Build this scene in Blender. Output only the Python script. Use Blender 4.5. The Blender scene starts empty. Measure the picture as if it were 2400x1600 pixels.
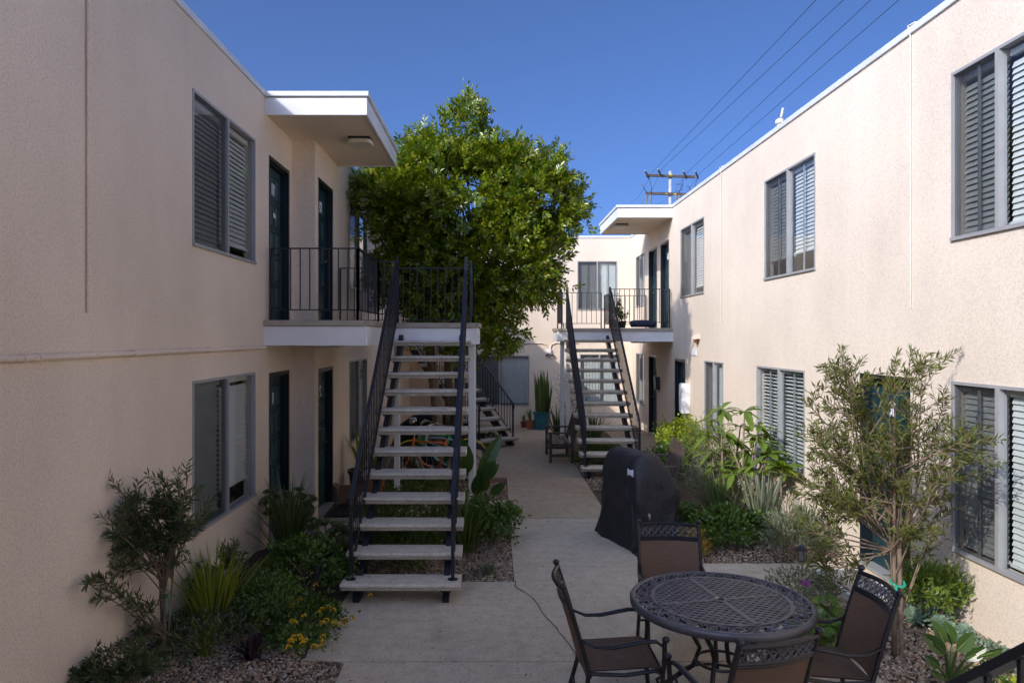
import bpy, bmesh, math, random
import numpy as np
from mathutils import Vector, Matrix, noise as mnoise
R = math.radians
random.seed(11)
rng = np.random.default_rng(11)
SC = bpy.context.scene
COL = SC.collection
F, PX, PY, CZ = 1730.0, 1158.0, 790.0, 2.6       # measured lens of the photograph (2400 px wide)

def P(sx, sy, Y):
    return Vector(((sx-PX)/F*Y, Y, CZ-(sy-PY)/F*Y))
def G(sx, sy, z=0.0):
    Y = (CZ-z)*F/(sy-PY)
    return Vector(((sx-PX)/F*Y, Y, z))

# ------------------------------------------------------------------ tagging
def tag(o, label=None, cat=None, group=None, kind=None):
    if label: o['label'] = label
    if cat: o['category'] = cat
    if group: o['group'] = group
    if kind: o['kind'] = kind
    return o
def empty(name, loc, rz=0.0, label=None, cat=None, group=None):
    o = bpy.data.objects.new(name, None); COL.objects.link(o)
    o.location = loc; o.rotation_euler = (0, 0, rz); o.empty_display_size = 0.1
    return tag(o, label, cat, group)
def kids(o): return [c for c in COL.objects if c.parent is o]
def copy_tree(o, parent=None, skip=()):
    c = o.copy(); COL.objects.link(c)
    if parent: c.parent = parent
    for i, ch in enumerate(kids(o)):
        if ch in skip: continue
        copy_tree(ch, c, skip)
    return c

# ------------------------------------------------------------------ materials
def newmat(name):
    m = bpy.data.materials.new(name); m.use_nodes = True
    nt = m.node_tree; b = nt.nodes['Principled BSDF']
    return m, nt, b
def N(nt, t, **kw):
    n = nt.nodes.new(t)
    for k, v in kw.items():
        if k in n.inputs.keys() if isinstance(k, str) else False: n.inputs[k].default_value = v
        else: setattr(n, k, v)
    return n
def ramp(nt, src, stops):
    r = nt.nodes.new('ShaderNodeValToRGB')
    el = r.color_ramp.elements
    while len(el) > 1: el.remove(el[-1])
    el[0].position = stops[0][0]; el[0].color = (*stops[0][1], 1)
    for p, c in stops[1:]:
        e = el.new(p); e.color = (*c, 1)
    nt.links.new(src, r.inputs['Fac']); return r
def noise(nt, scale, detail=4, rough=.55, mapping=None):
    n = nt.nodes.new('ShaderNodeTexNoise'); n.inputs['Scale'].default_value = scale
    n.inputs['Detail'].default_value = detail; n.inputs['Roughness'].default_value = rough
    tc = nt.nodes.new('ShaderNodeNewGeometry')
    if mapping:
        mp = nt.nodes.new('ShaderNodeMapping'); mp.inputs['Scale'].default_value = mapping
        nt.links.new(tc.outputs['Position'], mp.inputs['Vector']); nt.links.new(mp.outputs['Vector'], n.inputs['Vector'])
    else: nt.links.new(tc.outputs['Position'], n.inputs['Vector'])
    return n
def mixc(nt, a, b, fac, mode='MIX'):
    m = nt.nodes.new('ShaderNodeMix'); m.data_type = 'RGBA'; m.blend_type = mode
    for sock, v in ((m.inputs[6], a), (m.inputs[7], b)):
        if hasattr(v, 'is_linked') or hasattr(v, 'links'): nt.links.new(v, sock)
        else: sock.default_value = (*v, 1)
    if hasattr(fac, 'links'): nt.links.new(fac, m.inputs[0])
    else: m.inputs[0].default_value = fac
    return m.outputs[2]
def bump(nt, b, h, strength, dist):
    bp = nt.nodes.new('ShaderNodeBump'); bp.inputs['Strength'].default_value = strength
    bp.inputs['Distance'].default_value = dist
    nt.links.new(h, bp.inputs['Height']); nt.links.new(bp.outputs['Normal'], b.inputs['Normal'])

def m_plain(name, c, rough=.5, metal=0., var=.12, scale=6., bs=0., bscale=40., spec=.5, bd=.004):
    m, nt, b = newmat(name)
    n = noise(nt, scale, 5)
    lo = tuple(x*(1-var) for x in c); hi = tuple(min(1, x*(1+var)) for x in c)
    r = ramp(nt, n.outputs['Fac'], [(.3, lo), (.7, hi)])
    nt.links.new(r.outputs['Color'], b.inputs['Base Color'])
    b.inputs['Roughness'].default_value = rough; b.inputs['Metallic'].default_value = metal
    b.inputs['Specular IOR Level'].default_value = spec
    if bs: bump(nt, b, noise(nt, bscale, 4).outputs['Fac'], bs, bd)
    return m
def m_stucco(name, c):
    m, nt, b = newmat(name)
    big = noise(nt, .5, 4); streak = noise(nt, 1.6, 5, .6, (1, 1, .14)); fine = noise(nt, 66, 2, .7)
    c0 = ramp(nt, big.outputs['Fac'], [(.3, tuple(x*.89 for x in c)), (.7, tuple(x*1.05 for x in c))]).outputs['Color']
    s = ramp(nt, streak.outputs['Fac'], [(.35, (.84, .82, .80)), (.62, (1, 1, 1))]).outputs['Color']
    c1 = mixc(nt, c0, s, .30, 'MULTIPLY')
    f = ramp(nt, fine.outputs['Fac'], [(.36, (.62, .60, .59)), (.54, (1, 1, 1))]).outputs['Color']
    c2 = mixc(nt, c1, f, .42, 'MULTIPLY')
    nt.links.new(c2, b.inputs['Base Color'])
    b.inputs['Roughness'].default_value = .9; b.inputs['Specular IOR Level'].default_value = .2
    bump(nt, b, fine.outputs['Fac'], .42, .010)
    return m
def m_concrete(name, c, stain=(.17, .13, .085)):
    m, nt, b = newmat(name)
    big = noise(nt, .9, 6, .6); st = noise(nt, .45, 5, .65); sp = noise(nt, 70, 2, .6); md = noise(nt, 7, 6, .7)
    c0 = ramp(nt, big.outputs['Fac'], [(.3, tuple(x*.74 for x in c)), (.7, tuple(x*1.16 for x in c))]).outputs['Color']
    s = ramp(nt, st.outputs['Fac'], [(.45, (0, 0, 0)), (.68, (1, 1, 1))]).outputs['Color']
    sepm = nt.nodes.new('ShaderNodeMath'); sepm.operation = 'MULTIPLY'; sepm.inputs[1].default_value = .8
    nt.links.new(s, sepm.inputs[0])
    c1 = mixc(nt, c0, stain, sepm.outputs[0])
    d = ramp(nt, md.outputs['Fac'], [(.34, (.52, .48, .44)), (.60, (1, 1, 1))]).outputs['Color']
    c2 = mixc(nt, c1, d, .40, 'MULTIPLY')
    k = ramp(nt, sp.outputs['Fac'], [(.33, (.22, .20, .18)), (.41, (1, 1, 1))]).outputs['Color']
    c3 = mixc(nt, c2, k, .7, 'MULTIPLY')
    pit = noise(nt, 24, 3, .75)
    kp = ramp(nt, pit.outputs['Fac'], [(.33, (.42, .39, .36)), (.40, (1, 1, 1))]).outputs['Color']
    c3 = mixc(nt, c3, kp, .75, 'MULTIPLY')
    nt.links.new(c3, b.inputs['Base Color'])
    b.inputs['Roughness'].default_value = .85; b.inputs['Specular IOR Level'].default_value = .25
    bump(nt, b, sp.outputs['Fac'], .25, .004)
    return m
def m_island(name, cols, rough=.6, transl=0., spec=.4, noise_amt=.15):
    """many small separate pieces (leaves, pebbles), each with its own colour from the list"""
    m, nt, b = newmat(name)
    g = nt.nodes.new('ShaderNodeNewGeometry')
    k = len(cols)
    r = ramp(nt, g.outputs['Random Per Island'], [(i/(k-1), c) for i, c in enumerate(cols)])
    n = noise(nt, 2.2, 3)
    v = ramp(nt, n.outputs['Fac'], [(.3, (1-noise_amt*2,)*3), (.7, (1, 1, 1))])
    c = mixc(nt, r.outputs['Color'], v.outputs['Color'], 1., 'MULTIPLY')
    nt.links.new(c, b.inputs['Base Color'])
    b.inputs['Roughness'].default_value = rough; b.inputs['Specular IOR Level'].default_value = spec
    if transl:
        t = nt.nodes.new('ShaderNodeBsdfTranslucent'); mx = nt.nodes.new('ShaderNodeMixShader')
        tc = mixc(nt, c, (1.0, 1.0, .25), 1., 'MULTIPLY')
        hs = nt.nodes.new('ShaderNodeHueSaturation'); hs.inputs['Value'].default_value = 1.7
        nt.links.new(tc, hs.inputs['Color']); nt.links.new(hs.outputs['Color'], t.inputs['Color'])
        mx.inputs[0].default_value = transl
        out = nt.nodes['Material Output']
        nt.links.new(b.outputs[0], mx.inputs[1]); nt.links.new(t.outputs[0], mx.inputs[2]); nt.links.new(mx.outputs[0], out.inputs[0])
    return m
def m_glass(name, tint=(.9, .95, .97), refl=1.0):
    m, nt, b = newmat(name); nt.nodes.remove(b)
    tr = nt.nodes.new('ShaderNodeBsdfTransparent'); tr.inputs[0].default_value = (*tint, 1)
    gl = nt.nodes.new('ShaderNodeBsdfGlossy'); gl.inputs['Roughness'].default_value = .02
    fr = nt.nodes.new('ShaderNodeLayerWeight'); fr.inputs[0].default_value = .5
    pw = nt.nodes.new('ShaderNodeMath'); pw.operation = 'POWER'; pw.inputs[1].default_value = 4.0
    ad = nt.nodes.new('ShaderNodeMath'); ad.operation = 'MULTIPLY_ADD'; ad.inputs[1].default_value = .9*refl; ad.inputs[2].default_value = .07
    mx = nt.nodes.new('ShaderNodeMixShader'); out = nt.nodes['Material Output']
    nt.links.new(fr.outputs['Facing'], pw.inputs[0]); nt.links.new(pw.outputs[0], ad.inputs[0]); nt.links.new(ad.outputs[0], mx.inputs[0])
    nt.links.new(tr.outputs[0], mx.inputs[1]); nt.links.new(gl.outputs[0], mx.inputs[2]); nt.links.new(mx.outputs[0], out.inputs[0])
    return m
def m_screen(name):
    m, nt, b = newmat(name)
    b.inputs['Base Color'].default_value = (.022, .022, .024, 1); b.inputs['Roughness'].default_value = .6
    tr = nt.nodes.new('ShaderNodeBsdfTransparent'); mx = nt.nodes.new('ShaderNodeMixShader'); mx.inputs[0].default_value = .47
    out = nt.nodes['Material Output']
    nt.links.new(tr.outputs[0], mx.inputs[1]); nt.links.new(b.outputs[0], mx.inputs[2]); nt.links.new(mx.outputs[0], out.inputs[0])
    return m
def m_sling(name):
    m, nt, b = newmat(name)
    tc = nt.nodes.new('ShaderNodeTexCoord')
    cols = []
    for sc in ((260, 8, 260), (8, 260, 260), (8, 8, 260)):
        mp = nt.nodes.new('ShaderNodeMapping'); mp.inputs['Scale'].default_value = sc
        n = nt.nodes.new('ShaderNodeTexNoise'); n.inputs['Scale'].default_value = 1; n.inputs['Detail'].default_value = 2
        nt.links.new(tc.outputs['Object'], mp.inputs[0]); nt.links.new(mp.outputs[0], n.inputs['Vector'])
        cols.append(ramp(nt, n.outputs['Fac'], [(.35, (.055, .030, .019)), (.65, (.150, .086, .052))]).outputs['Color'])
    c = mixc(nt, cols[0], cols[1], .5); c = mixc(nt, c, cols[2], .33)
    nt.links.new(c, b.inputs['Base Color']); b.inputs['Roughness'].default_value = .7
    return m
def m_wood(name, c):
    m, nt, b = newmat(name)
    n = noise(nt, 14, 5, .6, (1, .12, 1)); n2 = noise(nt, 3, 4)
    a = ramp(nt, n.outputs['Fac'], [(.3, tuple(x*.6 for x in c)), (.7, tuple(x*1.3 for x in c))]).outputs['Color']
    d = ramp(nt, n2.outputs['Fac'], [(.3, (.7, .7, .7)), (.7, (1, 1, 1))]).outputs['Color']
    nt.links.new(mixc(nt, a, d, .7, 'MULTIPLY'), b.inputs['Base Color']); b.inputs['Roughness'].default_value = .7
    return m

M = dict(
 stucco=m_stucco('pink_cream_stucco', (.83, .70, .56)),
 white=m_plain('white_paint', (.74, .74, .74), .5, var=.05, scale=3),
 cap=m_plain('metal_edge', (.66, .67, .69), .4, var=.08, scale=2),
 tan=m_plain('tan_deck_edge', (.36, .31, .25), .7, var=.15, scale=5),
 roof=m_plain('roof_membrane', (.45, .44, .42), .9),
 alu=m_plain('aluminium_frame', (.33, .325, .32), .5, metal=0., var=.08),
 black=m_plain('black_iron', (.014, .015, .021), .38, var=.25, scale=9),
 door=m_plain('dark_green_door', (.010, .042, .050), .45, var=.2, scale=5),
 jamb=m_plain('dark_door_frame', (.007, .013, .019), .4, var=.15),
 chrome=m_plain('polished_metal', (.62, .58, .50), .25, metal=1., var=.05),
 slat=m_plain('white_blind', (.66, .65, .60), .55, var=.05),
 slatd=m_plain('grey_blind', (.50, .50, .47), .6, var=.06),
 glass=m_glass('window_glass'),
 screen=m_screen('insect_screen'),
 dark=m_plain('dark_interior', (.03, .03, .032), .9),
 tread=m_concrete('cast_concrete_tread', (.66, .61, .52), (.50, .43, .33)),
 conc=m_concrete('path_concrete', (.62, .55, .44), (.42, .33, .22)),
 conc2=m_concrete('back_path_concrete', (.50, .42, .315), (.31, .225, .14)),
 soil=m_plain('bed_soil', (.075, .052, .036), .95, var=.5, scale=14, bs=.6, bscale=25),
 redsoil=m_plain('red_bark_soil', (.16, .075, .045), .95, var=.5, scale=22, bs=.7, bscale=40),
 earth=m_plain('far_ground', (.17, .15, .12), .95, var=.3, scale=.4),
 peb=m_island('river_pebbles', [(0.145, 0.101, 0.069), (0.377, 0.27, 0.181), (0.275, 0.176, 0.106), (0.522, 0.419, 0.312), (0.217, 0.162, 0.125), (0.435, 0.284, 0.163), (0.6, 0.567, 0.475), (0.304, 0.23, 0.175)], .65),
 crack=m_plain('crack_dirt', (.045, .04, .034), .95),
 metalt=m_plain('dark_cast_aluminium', (.095, .09, .10), .42, metal=.35, var=.3, scale=7, bs=.15, bscale=90),
 metalc=m_plain('bronze_black_frame', (.020, .018, .020), .35, metal=.3, var=.2),
 sling=m_sling('brown_sling_mesh'),
 wood=m_wood('dark_stained_wood', (.085, .060, .046)),
 woodt=m_wood('worn_seat_wood', (.23, .17, .125)),
 cover=m_plain('black_fabric_cover', (.016, .0165, .020), .62, var=.2, scale=3, bs=.9, bscale=9, bd=.02),
 labelw=m_plain('white_print', (.68, .70, .78), .6, var=.03),
 bark=m_plain('grey_brown_bark', (.20, .145, .10), .9, var=.4, scale=16, bs=.6, bscale=30),
 twig=m_plain('pale_twig', (.20, .145, .10), .85, var=.3, scale=20),
 tealpot=m_plain('teal_glaze', (.02, .125, .155), .35, var=.3, scale=6),
 terra=m_plain('terracotta', (.34, .135, .06), .8, var=.25, scale=9),
 redpot=m_plain('red_glaze', (.16, .02, .018), .4, var=.2),
 blackpot=m_plain('black_plastic', (.015, .015, .016), .5),
 card=m_plain('cardboard', (.20, .105, .06), .85, var=.2, scale=5),
 paper=m_plain('brown_paper', (.22, .085, .04), .8, var=.4, scale=10),
 rubber=m_plain('black_rubber', (.012, .012, .013), .75, var=.3),
 orange=m_plain('orange_paint', (.62, .13, .02), .35, var=.1),
 paleblue=m_plain('pale_blue_paint', (.33, .55, .62), .35, var=.1),
 green=m_plain('green_paint', (.03, .45, .10), .35, var=.1),
 yellow=m_plain('yellow_paint', (.80, .56, .02), .35, var=.1),
 tire=m_plain('tan_tyre', (.30, .22, .16), .8, var=.15),
 grey=m_plain('grey_metal', (.24, .24, .25), .4, metal=.5),
 galv=m_plain('galvanised_pole', (.42, .42, .42), .6, var=.2, scale=2),
 armwood=m_plain('crossarm_timber', (.10, .075, .06), .85, var=.3, scale=6),
 wire=m_plain('black_wire', (.02, .02, .024), .6),
 yellowsign=m_plain('yellow_marker', (.75, .50, .02), .5),
 insul=m_plain('grey_insulator', (.16, .17, .18), .4),
 navy=m_plain('navy_canvas', (.012, .018, .045), .75, var=.25, scale=8, bs=.4, bscale=18),
 lamp=m_plain('frosted_lamp_shell', (.62, .58, .46), .5, var=.06),
 box=m_plain('white_enamel', (.82, .82, .80), .4, var=.04),
 ribbon=m_plain('green_plastic_tie', (.01, .30, .20), .5),
 yflower=m_island('yellow_petals', [(.85, .48, .01), (.90, .62, .02), (.85, .42, .01)], .6),
 oflower=m_island('orange_petals', [(.80, .10, .02), (.85, .32, .02), (.75, .05, .03)], .6),
 pflower=m_island('purple_petals', [(.42, .06, .35), (.50, .12, .45)], .6),
 # foliage
 ltree=m_island('tree_leaves', [(0.055, 0.107, 0.009), (0.116, 0.189, 0.011), (0.082, 0.145, 0.01), (0.205, 0.263, 0.014), (0.068, 0.125, 0.011), (0.3, 0.327, 0.016), (0.137, 0.214, 0.014), (0.437, 0.377, 0.022)], .28, .26, .6),
 lbrush=m_island('needle_leaves', [(0.094, 0.138, 0.027), (0.15, 0.181, 0.035), (0.075, 0.106, 0.027), (0.2, 0.206, 0.044), (0.138, 0.106, 0.044), (0.15, 0.206, 0.035)], .5, .25),
 lbrushd=m_island('dark_needle_leaves', [(0.075, 0.119, 0.05), (0.106, 0.15, 0.057), (0.056, 0.085, 0.037), (0.138, 0.163, 0.069)], .5, .2),
 lmound=m_island('mound_leaves', [(0.065, 0.137, 0.018), (0.111, 0.195, 0.026), (0.049, 0.104, 0.018), (0.143, 0.215, 0.031)], .4, .2),
 llime=m_island('lime_leaves', [(0.286, 0.352, 0.02), (0.396, 0.44, 0.03), (0.198, 0.286, 0.02), (0.462, 0.473, 0.04)], .5, .3),
 lfeath=m_island('feathery_leaves', [(.13, .19, .05), (.19, .24, .06), (.10, .15, .04), (.22, .26, .08)], .6, .25),
 lgrey=m_island('grey_leaves', [(0.163, 0.194, 0.119), (0.25, 0.275, 0.188), (0.119, 0.15, 0.094), (0.2, 0.213, 0.125)], .7, .15),
 lstrap=m_island('strap_leaves', [(0.09, 0.15, 0.036), (0.132, 0.198, 0.043), (0.072, 0.114, 0.034), (0.18, 0.228, 0.054)], .45, .2),
 lstrapd=m_island('dark_strap_leaves', [(0.058, 0.101, 0.034), (0.088, 0.137, 0.039), (0.124, 0.163, 0.047)], .45, .15),
 lyel=m_island('yellow_green_blades', [(0.264, 0.312, 0.03), (0.192, 0.264, 0.03), (0.36, 0.372, 0.048)], .45, .3),
 lpurple=m_island('purple_blades', [(.040, .016, .022), (.060, .026, .036), (.085, .045, .06)], .4, .1),
 lbop=m_island('paddle_leaves', [(0.042, 0.091, 0.022), (0.067, 0.123, 0.028), (0.056, 0.105, 0.025)], .3, .15),
 lrhodo=m_island('broad_leaves', [(0.187, 0.286, 0.044), (0.132, 0.22, 0.039), (0.264, 0.341, 0.05), (0.11, 0.187, 0.039)], .35, .35),
 lgold=m_island('golden_leaves', [(.45, .27, .02), (.34, .16, .02), (.38, .34, .03), (.22, .18, .03)], .5, .25),
 lsucc=m_island('blue_green_succulent', [(.14, .22, .15), (.20, .28, .20), (.10, .17, .10)], .5, .1),
 laeon=m_island('aeonium_leaves', [(0.098, 0.15, 0.039), (0.143, 0.195, 0.039), (0.091, 0.065, 0.039), (0.065, 0.104, 0.039)], .45, .15),
)

# ------------------------------------------------------------------ mesh builder
class MB:
    def __init__(s, T=None): s.v = []; s.f = []; s.T = T
    def add(s, vs, fs):
        b = len(s.v)
        s.v += [Vector(s.T(*p)) if s.T else Vector(p) for p in vs]
        s.f += [tuple(b+i for i in f) for f in fs]
    def box(s, a0, a1, b0, b1, c0, c1):
        s.add([(a0,b0,c0),(a1,b0,c0),(a1,b1,c0),(a0,b1,c0),(a0,b0,c1),(a1,b0,c1),(a1,b1,c1),(a0,b1,c1)],
              [(0,3,2,1),(4,5,6,7),(0,1,5,4),(1,2,6,5),(2,3,7,6),(3,0,4,7)])
    def bar(s, p0, p1, w, h, up=(0,0,1)):
        p0 = Vector(p0); p1 = Vector(p1); d = (p1-p0).normalized(); up = Vector(up)
        x = d.cross(up)
        if x.length < 1e-4: x = d.cross(Vector((0,1,0)))
        x.normalize(); y = x.cross(d).normalized()
        q = []
        for p in (p0, p1):
            for sx, sy in ((-1,-1),(1,-1),(1,1),(-1,1)): q.append(p + x*(sx*w/2) + y*(sy*h/2))
        s.add(q, [(0,3,2,1),(4,5,6,7),(0,1,5,4),(1,2,6,5),(2,3,7,6),(3,0,4,7)])
    def tube(s, pts, r, n=8, closed=False, flat=None):
        pts = [Vector(p) for p in pts]; k = len(pts)
        rs = r if isinstance(r, (list, tuple)) else [r]*k
        rings = []; prev = None
        for i, p in enumerate(pts):
            if closed: d = pts[(i+1) % k]-pts[i-1]
            else: d = pts[min(i+1, k-1)]-pts[max(i-1, 0)]
            if d.length < 1e-9: d = Vector((0,0,1))
            d.normalize()
            if prev is None:
                ref = Vector((0,0,1)) if abs(d.z) < .9 else Vector((1,0,0))
                x = d.cross(ref).normalized()
            else:
                x = prev - d*prev.dot(d)
                x = x.normalized() if x.length > 1e-6 else d.orthogonal().normalized()
            prev = x; y = d.cross(x)
            fx, fy = flat if flat else (1, 1)
            rings.append([p + (x*math.cos(2*math.pi*j/n)*fx + y*math.sin(2*math.pi*j/n)*fy)*rs[i] for j in range(n)])
        vs = [v for rg in rings for v in rg]; fs = []
        m = k if closed else k-1
        for i in range(m):
            a = i*n; b = ((i+1) % k)*n
            for j in range(n): fs.append((a+j, a+(j+1) % n, b+(j+1) % n, b+j))
        if not closed: fs += [tuple(reversed(range(n))), tuple(range((k-1)*n, k*n))]
        s.add(vs, fs)
    def lathe(s, prof, c, n=24, sx=1., sy=1., cap=True):
        vs = []; fs = []; k = len(prof)
        for r, z in prof:
            for j in range(n):
                a = 2*math.pi*j/n; vs.append((c[0]+r*math.cos(a)*sx, c[1]+r*math.sin(a)*sy, c[2]+z))
        for i in range(k-1):
            for j in range(n): fs.append((i*n+j, i*n+(j+1) % n, (i+1)*n+(j+1) % n, (i+1)*n+j))
        if cap: fs += [tuple(reversed(range(n))), tuple(range((k-1)*n, k*n))]
        s.add(vs, fs)
    def ball(s, c, r, n=10, m=6, sc=(1,1,1)):
        prof = [(max(1e-4, r*math.sin(math.pi*i/m)), -r*math.cos(math.pi*i/m)*sc[2]) for i in range(m+1)]
        s.lathe(prof, c, n, sc[0], sc[1])
    def prism(s, poly, z0, z1):
        k = len(poly)
        s.add([(x,y,z0) for x,y in poly]+[(x,y,z1) for x,y in poly],
              [tuple(reversed(range(k))), tuple(range(k,2*k))]+[(i,(i+1)%k,k+(i+1)%k,k+i) for i in range(k)])
    def extr(s, prof, fn, closed=True):
        """profile points mapped by fn(p, end) for both ends"""
        k = len(prof)
        s.add([fn(p,0) for p in prof]+[fn(p,1) for p in prof],
              [tuple(range(k)), tuple(reversed(range(k,2*k)))]+[(i,k+i,k+(i+1)%k,(i+1)%k) for i in range(k)])
    def build(s, name, mat, parent=None, origin=(0,0,0), smooth=False, bevel=0., fixn=True, autos=None):
        o0 = Vector(origin)
        me = bpy.data.meshes.new(name)
        me.from_pydata([tuple(v-o0) for v in s.v], [], s.f); me.update()
        if fixn or bevel:
            bm = bmesh.new(); bm.from_mesh(me)
            bmesh.ops.recalc_face_normals(bm, faces=bm.faces)
            bm.to_mesh(me); bm.free()
        if smooth: me.polygons.foreach_set('use_smooth', [True]*len(me.polygons))
        me.materials.append(mat)
        ob = bpy.data.objects.new(name, me); COL.objects.link(ob)
        if bevel:
            md = ob.modifiers.new('bevel', 'BEVEL'); md.width = bevel; md.segments = 2; md.limit_method = 'ANGLE'
        if parent: ob.parent = parent
        else: ob.location = o0
        return ob

class LM:
    """many small separate blades/leaves in one mesh (numpy)"""
    def __init__(s): s.V = []; s.F = []; s.n = 0
    def quads(s, V):                       # V (N,4,3)
        k = len(V)
        if not k: return
        s.V.append(V.reshape(-1,3)); s.F.append(np.arange(k*4).reshape(k,4)+s.n); s.n += k*4
    def leaves(s, c, ax, nr, L, W, fold=.25, wide=.5):
        """six-point folded leaf: two quads sharing the midrib"""
        c = np.asarray(c); k = len(c)
        if not k: return
        L = np.broadcast_to(np.asarray(L, float), (k,))[:,None]; W = np.broadcast_to(np.asarray(W, float), (k,))[:,None]
        ax = ax/np.linalg.norm(ax, axis=1, keepdims=True)
        sd = np.cross(ax, nr); sd /= np.linalg.norm(sd, axis=1, keepdims=True)+1e-9
        up = np.cross(sd, ax)
        tip = c+ax*L - up*L*.12; mid = c+ax*L*wide
        l = mid+sd*W*.5+up*W*fold; r = mid-sd*W*.5+up*W*fold; m2 = c+ax*L*(wide+.02)
        V = np.stack([c, l, tip, r], 1) if fold == 0 else np.stack([c, l, tip, m2, r], 1)
        if fold == 0: s.quads(V); return
        s.V.append(V.reshape(-1,3)); b = np.arange(k)[:,None]*5+s.n
        s.F.append(np.concatenate([b+np.array([0,3,2,1]), b+np.array([0,4,2,3])], 0)); s.n += k*5
    def strip(s, pts, wid, side):
        """one bent blade"""
        pts = np.asarray(pts, float); k = len(pts); side = np.asarray(side, float)
        if side.ndim == 1: side = np.tile(side, (k,1))
        w = np.asarray(wid, float)[:,None]
        V = np.empty((2*k,3)); V[0::2] = pts-side*w/2; V[1::2] = pts+side*w/2
        i = np.arange(k-1)*2
        s.V.append(V); s.F.append(np.stack([i,i+1,i+3,i+2],1)+s.n); s.n += 2*k
    def build(s, name, mat, parent=None, origin=(0,0,0), smooth=False):
        V = np.concatenate(s.V)-np.asarray(origin, float); Fq = np.concatenate(s.F)
        me = bpy.data.meshes.new(name)
        me.vertices.add(len(V)); me.vertices.foreach_set('co', V.astype(np.float32).ravel())
        me.loops.add(Fq.size); me.loops.foreach_set('vertex_index', Fq.astype(np.int32).ravel())
        me.polygons.add(len(Fq)); me.polygons.foreach_set('loop_start', (np.arange(len(Fq))*4).astype(np.int32))
        if smooth: me.polygons.foreach_set('use_smooth', [True]*len(Fq))
        me.update(calc_edges=True); me.validate()
        me.materials.append(mat)
        ob = bpy.data.objects.new(name, me); COL.objects.link(ob)
        if parent: ob.parent = parent
        else: ob.location = origin
        return ob
def unit(n):
    d = rng.normal(size=(n,3)); return d/np.linalg.norm(d, axis=1, keepdims=True)
# ================================================================== SETTING: ground, paths
FL2, RT = 2.81, 5.62           # second floor and roof heights
XA, XB, XC, YB = -2.835, -2.52, 4.10, 22.0
YJ = 10.37

mb = MB(); mb.add([(-300,-120,-.06),(300,-120,-.06),(300,600,-.06),(-300,600,-.06)], [(0,1,2,3)])
tag(mb.build('ground', M['earth'], fixn=False), kind='structure')

def slab(name, poly, mat, z1=0., z0=-.10):
    m = MB(); m.prism(poly, z0, z1)
    return tag(m.build(name, mat, bevel=.006), kind='structure')
g = .009
# concrete pours, separated by joints
slab('path', [(-1.20,0),(2.95,0),(2.95,5.93-g),(-1.20,5.93-g)], M['conc'])
slab('path', [(-1.56,5.93+g),(2.95,5.93+g),(2.95,7.15),(4.10,7.15),(4.10,8.5),(1.75,8.5),(1.75,8.38-g),(.215,8.38-g),(.215,7.86),(-1.46,7.86)], M['conc'])
slab('path', [(.215,8.38+g),(1.74,8.38+g),(1.66,9.0),(1.66,10.6-g),(.215,10.6-g)], M['conc'])
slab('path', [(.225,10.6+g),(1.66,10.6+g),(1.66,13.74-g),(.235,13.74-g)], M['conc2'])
slab('path', [(-2.5,10.62),(.205,10.62),(.205,11.8),(-2.5,11.8)], M['conc'], -.004)
slab('path', [(-2.835,9.2),(-2.05,9.2),(-2.05,10.36),(-2.835,10.36)], M['conc'], -.004)
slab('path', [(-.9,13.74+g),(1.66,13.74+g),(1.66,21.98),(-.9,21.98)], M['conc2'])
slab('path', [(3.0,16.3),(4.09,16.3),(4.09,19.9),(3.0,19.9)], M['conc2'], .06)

# crack across the near slab: a thin dark groove following the photograph's line
ck = [(1209,1362),(1207,1374),(1218,1380),(1230,1388),(1249,1401),(1262,1418),(1270,1433),(1279,1445),(1293,1459),(1304,1470),(1309,1480),(1321,1492),(1333,1508),(1345,1525),(1352,1536)]
m = MB(); L = []; Rr = []
for i, (x, y) in enumerate(ck):
    p = G(x, y, .0); q = G(ck[min(i+1,len(ck)-1)][0], ck[min(i+1,len(ck)-1)][1]) - G(ck[max(i-1,0)][0], ck[max(i-1,0)][1])
    nrm = Vector((q.y, -q.x, 0)).normalized()*random.uniform(.003,.006)
    L.append(p+nrm+Vector((0,0,.004))); Rr.append(p-nrm+Vector((0,0,.004)))
m.add(L+Rr, [(i, i+1, len(ck)+i+1, len(ck)+i) for i in range(len(ck)-1)])
tag(m.build('path_crack', M['crack'], fixn=False), kind='structure')

# planting beds: gently mounded soil sheets
def bed(name, x0, x1, y0, y1, h0, h1, mat, amp=.02, step=.12, keep=None):
    nx = max(2, int((x1-x0)/step)); ny = max(2, int((y1-y0)/step)); vs = []; fs = []
    for j in range(ny+1):
        for i in range(nx+1):
            x = x0+(x1-x0)*i/nx; y = y0+(y1-y0)*j/ny; t = i/nx
            k = max(0., min(1., (y-y0)/.5, (y1-y)/.5)); hz = h0+(h1-h0)*t+amp*mnoise.noise((x*2.1, y*2.1, .3))
            vs.append((x, y, -.025+(hz+.025)*k))
    for j in range(ny):
        for i in range(nx):
            a = j*(nx+1)+i
            fs.append((a, a+1, a+nx+2, a+nx+1))
    m = MB(); m.add(vs, fs)
    return tag(m.build(name, mat, fixn=False, smooth=True), kind='structure')
bed('soil', XA+.005, -1.0, 2.0, 9.25, .05, -.03, M['soil'])
bed('soil', -2.06, .213, 7.87, 10.61, -.02, -.03, M['soil'], .015)
bed('soil', -2.5, .23, 11.81, 13.73, -.02, -.03, M['redsoil'], .015)
bed('soil', -2.5, -.91, 13.7, 21.9, .0, -.02, M['soil'], .015)
bed('soil', 2.90, XC-.005, 1.0, 7.14, -.03, .09, M['soil'])
bed('soil', 1.67, XC-.005, 8.51, 16.29, -.03, .10, M['soil'])
bed('soil', 1.67, XC-.005, 16.2, 21.95, -.03, .04, M['soil'], .01)

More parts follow.
